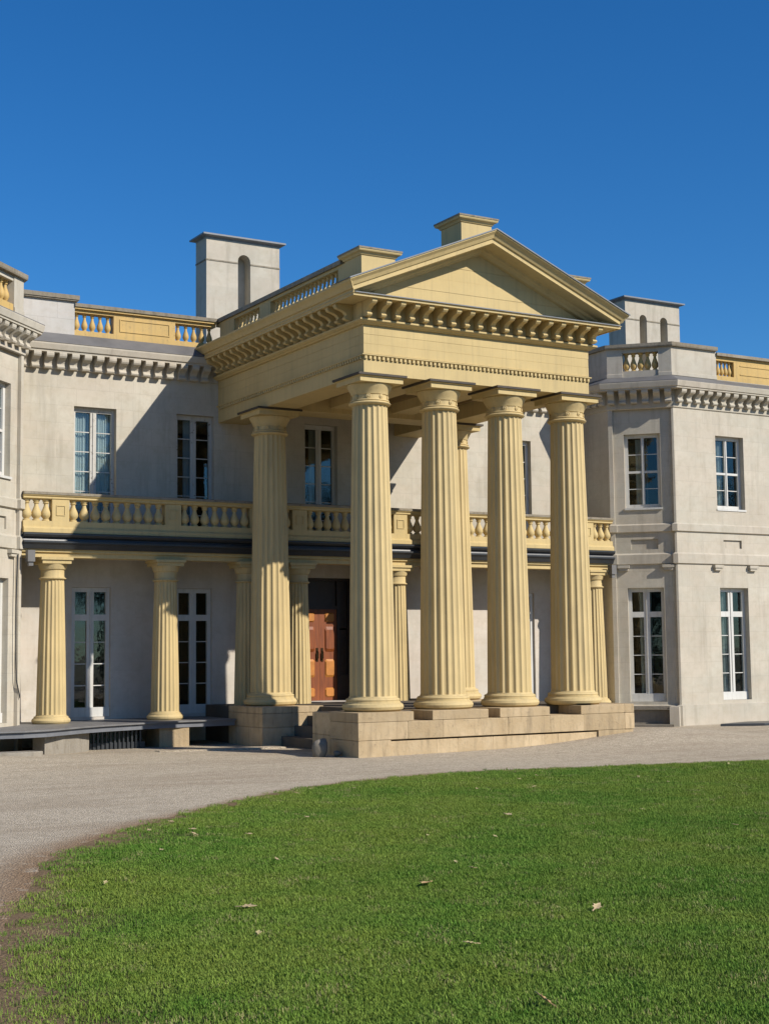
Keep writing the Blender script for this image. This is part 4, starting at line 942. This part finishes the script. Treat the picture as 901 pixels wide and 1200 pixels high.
# ------------------------------------------------------------------ small things on the ground
def rock(name, c, r, sx, sy, sz, mat, seed):
    bm = bmesh.new(); bmesh.ops.create_icosphere(bm, subdivisions=3, radius=1)
    rnd = random.Random(seed); ph = [rnd.uniform(0, 6) for _ in range(6)]
    for v in bm.verts:
        k = 1+0.10*math.sin(v.co.x*3+ph[0])*math.sin(v.co.y*2.6+ph[1])+0.08*math.sin(v.co.z*4+ph[2]+v.co.x*2)
        v.co = Vector((v.co.x*sx*k, v.co.y*sy*k, v.co.z*sz*k))*r
    me = bpy.data.meshes.new(name); bm.to_mesh(me); bm.free(); me.materials.append(mat)
    me.polygons.foreach_set('use_smooth', [True]*len(me.polygons))
    o = link(name, me); o.location = c; return o
b1 = rock('boulder', (-0.72, 0.42, GZ+0.13), 0.17, 0.75, 0.8, 1.15, M_BOULD, 3); b1.rotation_euler = (0.1, 0.35, 0.4)
tag(b1, 'rounded grey boulder on the gravel against the corner pier of the portico', 'boulder')
b2 = rock('stone', (-0.50, 0.20, GZ+0.05), 0.07, 1.0, 0.9, 0.8, M_BOULD, 8)
tag(b2, 'small pale stone between the boulder and the portico pier', 'stone')
def slab(name, pts, z0, z1, mat, label, cat):
    c = sum((Vector(p) for p in pts), Vector((0, 0)))/len(pts)
    m = MB(); n = len(pts); q = [(p[0]-c.x, p[1]-c.y) for p in pts]; k = 0.985
    m.add([(x, y, 0) for x, y in q]+[(x, y, z1-z0-0.012) for x, y in q]+[(x*k, y*k, z1-z0) for x, y in q], [tuple(range(n))[::-1], tuple(range(2*n, 3*n))]+[(i, (i+1) % n, n+(i+1) % n, n+i) for i in range(n)]+[(n+i, n+(i+1) % n, 2*n+(i+1) % n, 2*n+i) for i in range(n)])
    o = m.obj(name, mat); o.location = (c.x, c.y, z0); return tag(o, label, cat)
slab('cellar_hatch', [(11.25, 3.2), (12.2, 2.75), (13.6, 2.85), (13.9, 3.3), (12.4, 3.6)], GZ-0.03, GZ+0.06, M_METAL, 'low dark hatch lying on the gravel before the right bay window', 'hatch')
slab('kerb_stone', [(-6.6, 2.35), (-5.2, 2.35), (-5.0, 2.5), (-5.15, 2.75), (-6.6, 2.75)], GZ, GZ+0.17, M_CONC, 'worn grey kerb stone on the gravel under the deck edge', 'kerb')
slab('paving_slab', [(-2.6, 3.15), (-1.9, 3.05), (-0.2, 2.75), (-0.2, 3.2), (-1.9, 3.42), (-2.6, 3.4)], GZ-0.06, GZ+0.03, M_GRAV, 'thin gravel covered paving strip in front of the deck pier', 'paving')
# garden steps below the canted window
st = thing('step', (10.1, 4.3, GZ), 'broken grey stone step below the canted bay French window', 'step')
def cbox(u0, u1, q0, q1, z0, z1):
    m = MB(); A0 = Vector((BX, BY)); pp = [A0+cand*u-cin*q for u, q in ((u0, q0), (u0, q1), (u1, q1), (u1, q0))]
    m.add([(p.x, p.y, z) for z in (z0, z1) for p in pp], [(3, 2, 1, 0), (4, 5, 6, 7), (0, 1, 5, 4), (1, 2, 6, 5), (2, 3, 7, 6), (3, 0, 4, 7)]); return m
cbox(0.30, 1.32, 0.06, 0.34, -0.36, -0.29).obj('tread', M_CONC, st)
cbox(0.36, 1.28, 0.06, 0.22, -0.74, -0.38).obj('riser', M_CONC, st)
cbox(0.28, 1.40, 0.06, 0.62, -0.80, -0.70).obj('bottom_slab', M_CONC, st)
cbox(1.30, 1.52, 0.06, 0.50, -0.80, -0.30).obj('cheek_block', M_BAND, st)

# fallen leaves
def leaf(x, y, s, rz, mat, label, tilt=0.3, name='fallen_leaf'):
    m = MB(); out = [(0, -0.5), (0.10, -0.3), (0.30, -0.22), (0.22, -0.05), (0.36, 0.12), (0.18, 0.18), (0.12, 0.36), (0, 0.55), (-0.14, 0.34), (-0.2, 0.16), (-0.38, 0.10), (-0.22, -0.05), (-0.32, -0.22), (-0.10, -0.3)]
    n = len(out); z = lambda a, b: 0.25*abs(a)+0.18*b*b
    vs = [(0, 0, 0.0)]+[(a*s, b*s, z(a, b)*s) for a, b in out]+[(0, 0, -0.006)]+[(a*s, b*s, z(a, b)*s-0.004) for a, b in out]
    fs = [(0, i+1, (i+1) % n+1) for i in range(n)]+[(n+1, n+2+(i+1) % n, n+2+i) for i in range(n)]+[(i+1, n+2+i, n+2+(i+1) % n, (i+1) % n+1) for i in range(n)]
    m.add(vs, fs); m.box(-0.004*1, -0.75*s, 0.0, 0.004, -0.48*s, 0.006)
    o = m.obj(name, mat); o.location = (x, y, gz(x, y)+0.035+0.03+s*0.12*tilt); o.rotation_euler = (tilt*0.5*math.cos(rz)+0.12, tilt*0.3, rz)
    return tag(o, label, 'leaf', 'fallen leaves on the lawn')
leaf(-8.50, -16.55, 0.11, 0.7, M_LEAF, 'orange brown curled leaf standing up at the near lawn edge', 1.1)
leaf(-6.98, -13.03, 0.13, 2.1, M_LEAF, 'tan dry leaf lying mid lawn below the front columns', 0.3)
leaf(-8.52, -13.18, 0.12, 4.0, M_LEAFP, 'pale cream leaf near the left lawn edge', 0.2)
leaf(-7.99, -15.13, 0.085, 1.2, M_LEAFY, 'bright yellow small leaf in the near lawn', 0.2)
leaf(-6.61, -14.60, 0.09, 5.2, M_LEAFP, 'bleached narrow leaf upright in the near right lawn', 1.0)
leaf(-3.86, -9.69, 0.10, 3.3, M_LEAFP, 'light fallen leaf far out on the lawn towards the columns', 0.4)

rl = random.Random(21)
USED = {}
def scrap_label(x, y):
    p = Vector((x, y))-Vector((-12.97, -22.6)); a = math.degrees(math.atan2(p.x, p.y))-30.57
    k = ('far' if p.length > 15.5 else 'middle' if p.length > 11 else 'near', 'left' if a < -4 else 'right' if a > 5 else 'central')
    i = USED.get(k, 0); USED[k] = i+1
    return ('pale leaf scrap on the %s %s lawn%s' % (k[0], k[1], ['', ', second of its patch', ', third of its patch', ', fourth of its patch', ', fifth of its patch', ', sixth of its patch', ', seventh of its patch', ', eighth of its patch', ', ninth of its patch', ', tenth of its patch'][i]))
n_ = 0
while n_ < 26:
    x, y = rl.uniform(-9.5, 3), rl.uniform(-15.5, -5.5)
    p = Vector((x, y))-Vector((-12.97, -22.6)); a_ = math.degrees(math.atan2(p.x, p.y))-30.57
    if abs(a_) > 13.5 or seg_dist(x, y) > -0.3: continue
    leaf(x, y, rl.uniform(0.045, 0.07), rl.uniform(0, 6.28), rl.choice((M_LEAFP, M_LEAFY, M_LEAFP)), scrap_label(x, y), rl.uniform(0.1, 0.5), 'leaf_scrap'); n_ += 1

# ------------------------------------------------------------------ trees across the lawn, opposite the house
def tree(x, y, h, r, seed, label):
    rnd = random.Random(seed); t = thing('tree', (x, y, GZ-0.1), label, 'tree', 'trees opposite the house')
    tk = MB(); hb = h*0.55
    pts = [(x+0.15*math.sin(i), y+0.12*math.cos(i*1.3), GZ-0.2+hb*i/5) for i in range(6)]
    rows = []
    for i, p in enumerate(pts):
        rr = 0.34*(1-0.13*i); rows += [(p[0]+rr*math.cos(k*math.pi/4), p[1]+rr*math.sin(k*math.pi/4), p[2]) for k in range(8)]
    tk.add(rows, [(i*8+k, i*8+(k+1) % 8, i*8+8+(k+1) % 8, i*8+8+k) for i in range(5) for k in range(8)])
    cl = []
    for i in range(16):
        a = rnd.uniform(0, 6.28); q = r*rnd.uniform(0.3, 0.85); zc = GZ+h*rnd.uniform(0.35, 0.92); q *= 1-0.5*abs((zc-GZ)/h-0.6)
        c = (x+q*math.cos(a), y+q*math.sin(a), zc); cl.append((c, r*rnd.uniform(0.28, 0.48))); tk.tube([pts[3], ((pts[4][0]+c[0])/2, (pts[4][1]+c[1])/2, (pts[4][2]+c[2])/2+0.3), c], 0.06, 5)
    tk.obj('trunk', M_BARK, t)
    m = MB()
    for c, q in cl:
        for i in range(150):
            d = Vector((rnd.gauss(0, 1), rnd.gauss(0, 1), rnd.gauss(0, 0.8))).normalized()*q*rnd.uniform(0.45, 1.1); p = Vector(c)+d
            u = Vector((rnd.gauss(0, 1), rnd.gauss(0, 1), rnd.gauss(0, 1))).normalized(); v = u.orthogonal().normalized(); e = rnd.uniform(0.16, 0.32)
            m.add([p-u*e, p+v*e*0.55, p+u*e, p-v*e*0.55], [(0, 1, 2, 3)])
    m.obj('crown', M_FOL, t)
M_BARK = mat_plain('bark', (0.12, 0.09, 0.065), 0.9, 0, 0.4, 6, 0.5); M_FOL = mat_plain('tree leaves', (0.055, 0.085, 0.022), 0.6, 0, 0.5, 1.2)
for i, (x, y, h, r) in enumerate([(-46, -44, 13, 5.5), (-36, -50, 15, 6), (-27, -56, 12, 5), (-18, -60, 16, 6.5), (-8, -62, 14, 6), (2, -64, 17, 7), (12, -63, 13, 5.5), (22, -62, 16, 6.5), (33, -58, 14, 6), (44, -54, 16, 6.5), (-54, -34, 14, 6), (55, -46, 15, 6)]):
    tree(x, y, h, r, 100+i, 'leafy tree across the lawn opposite the house')
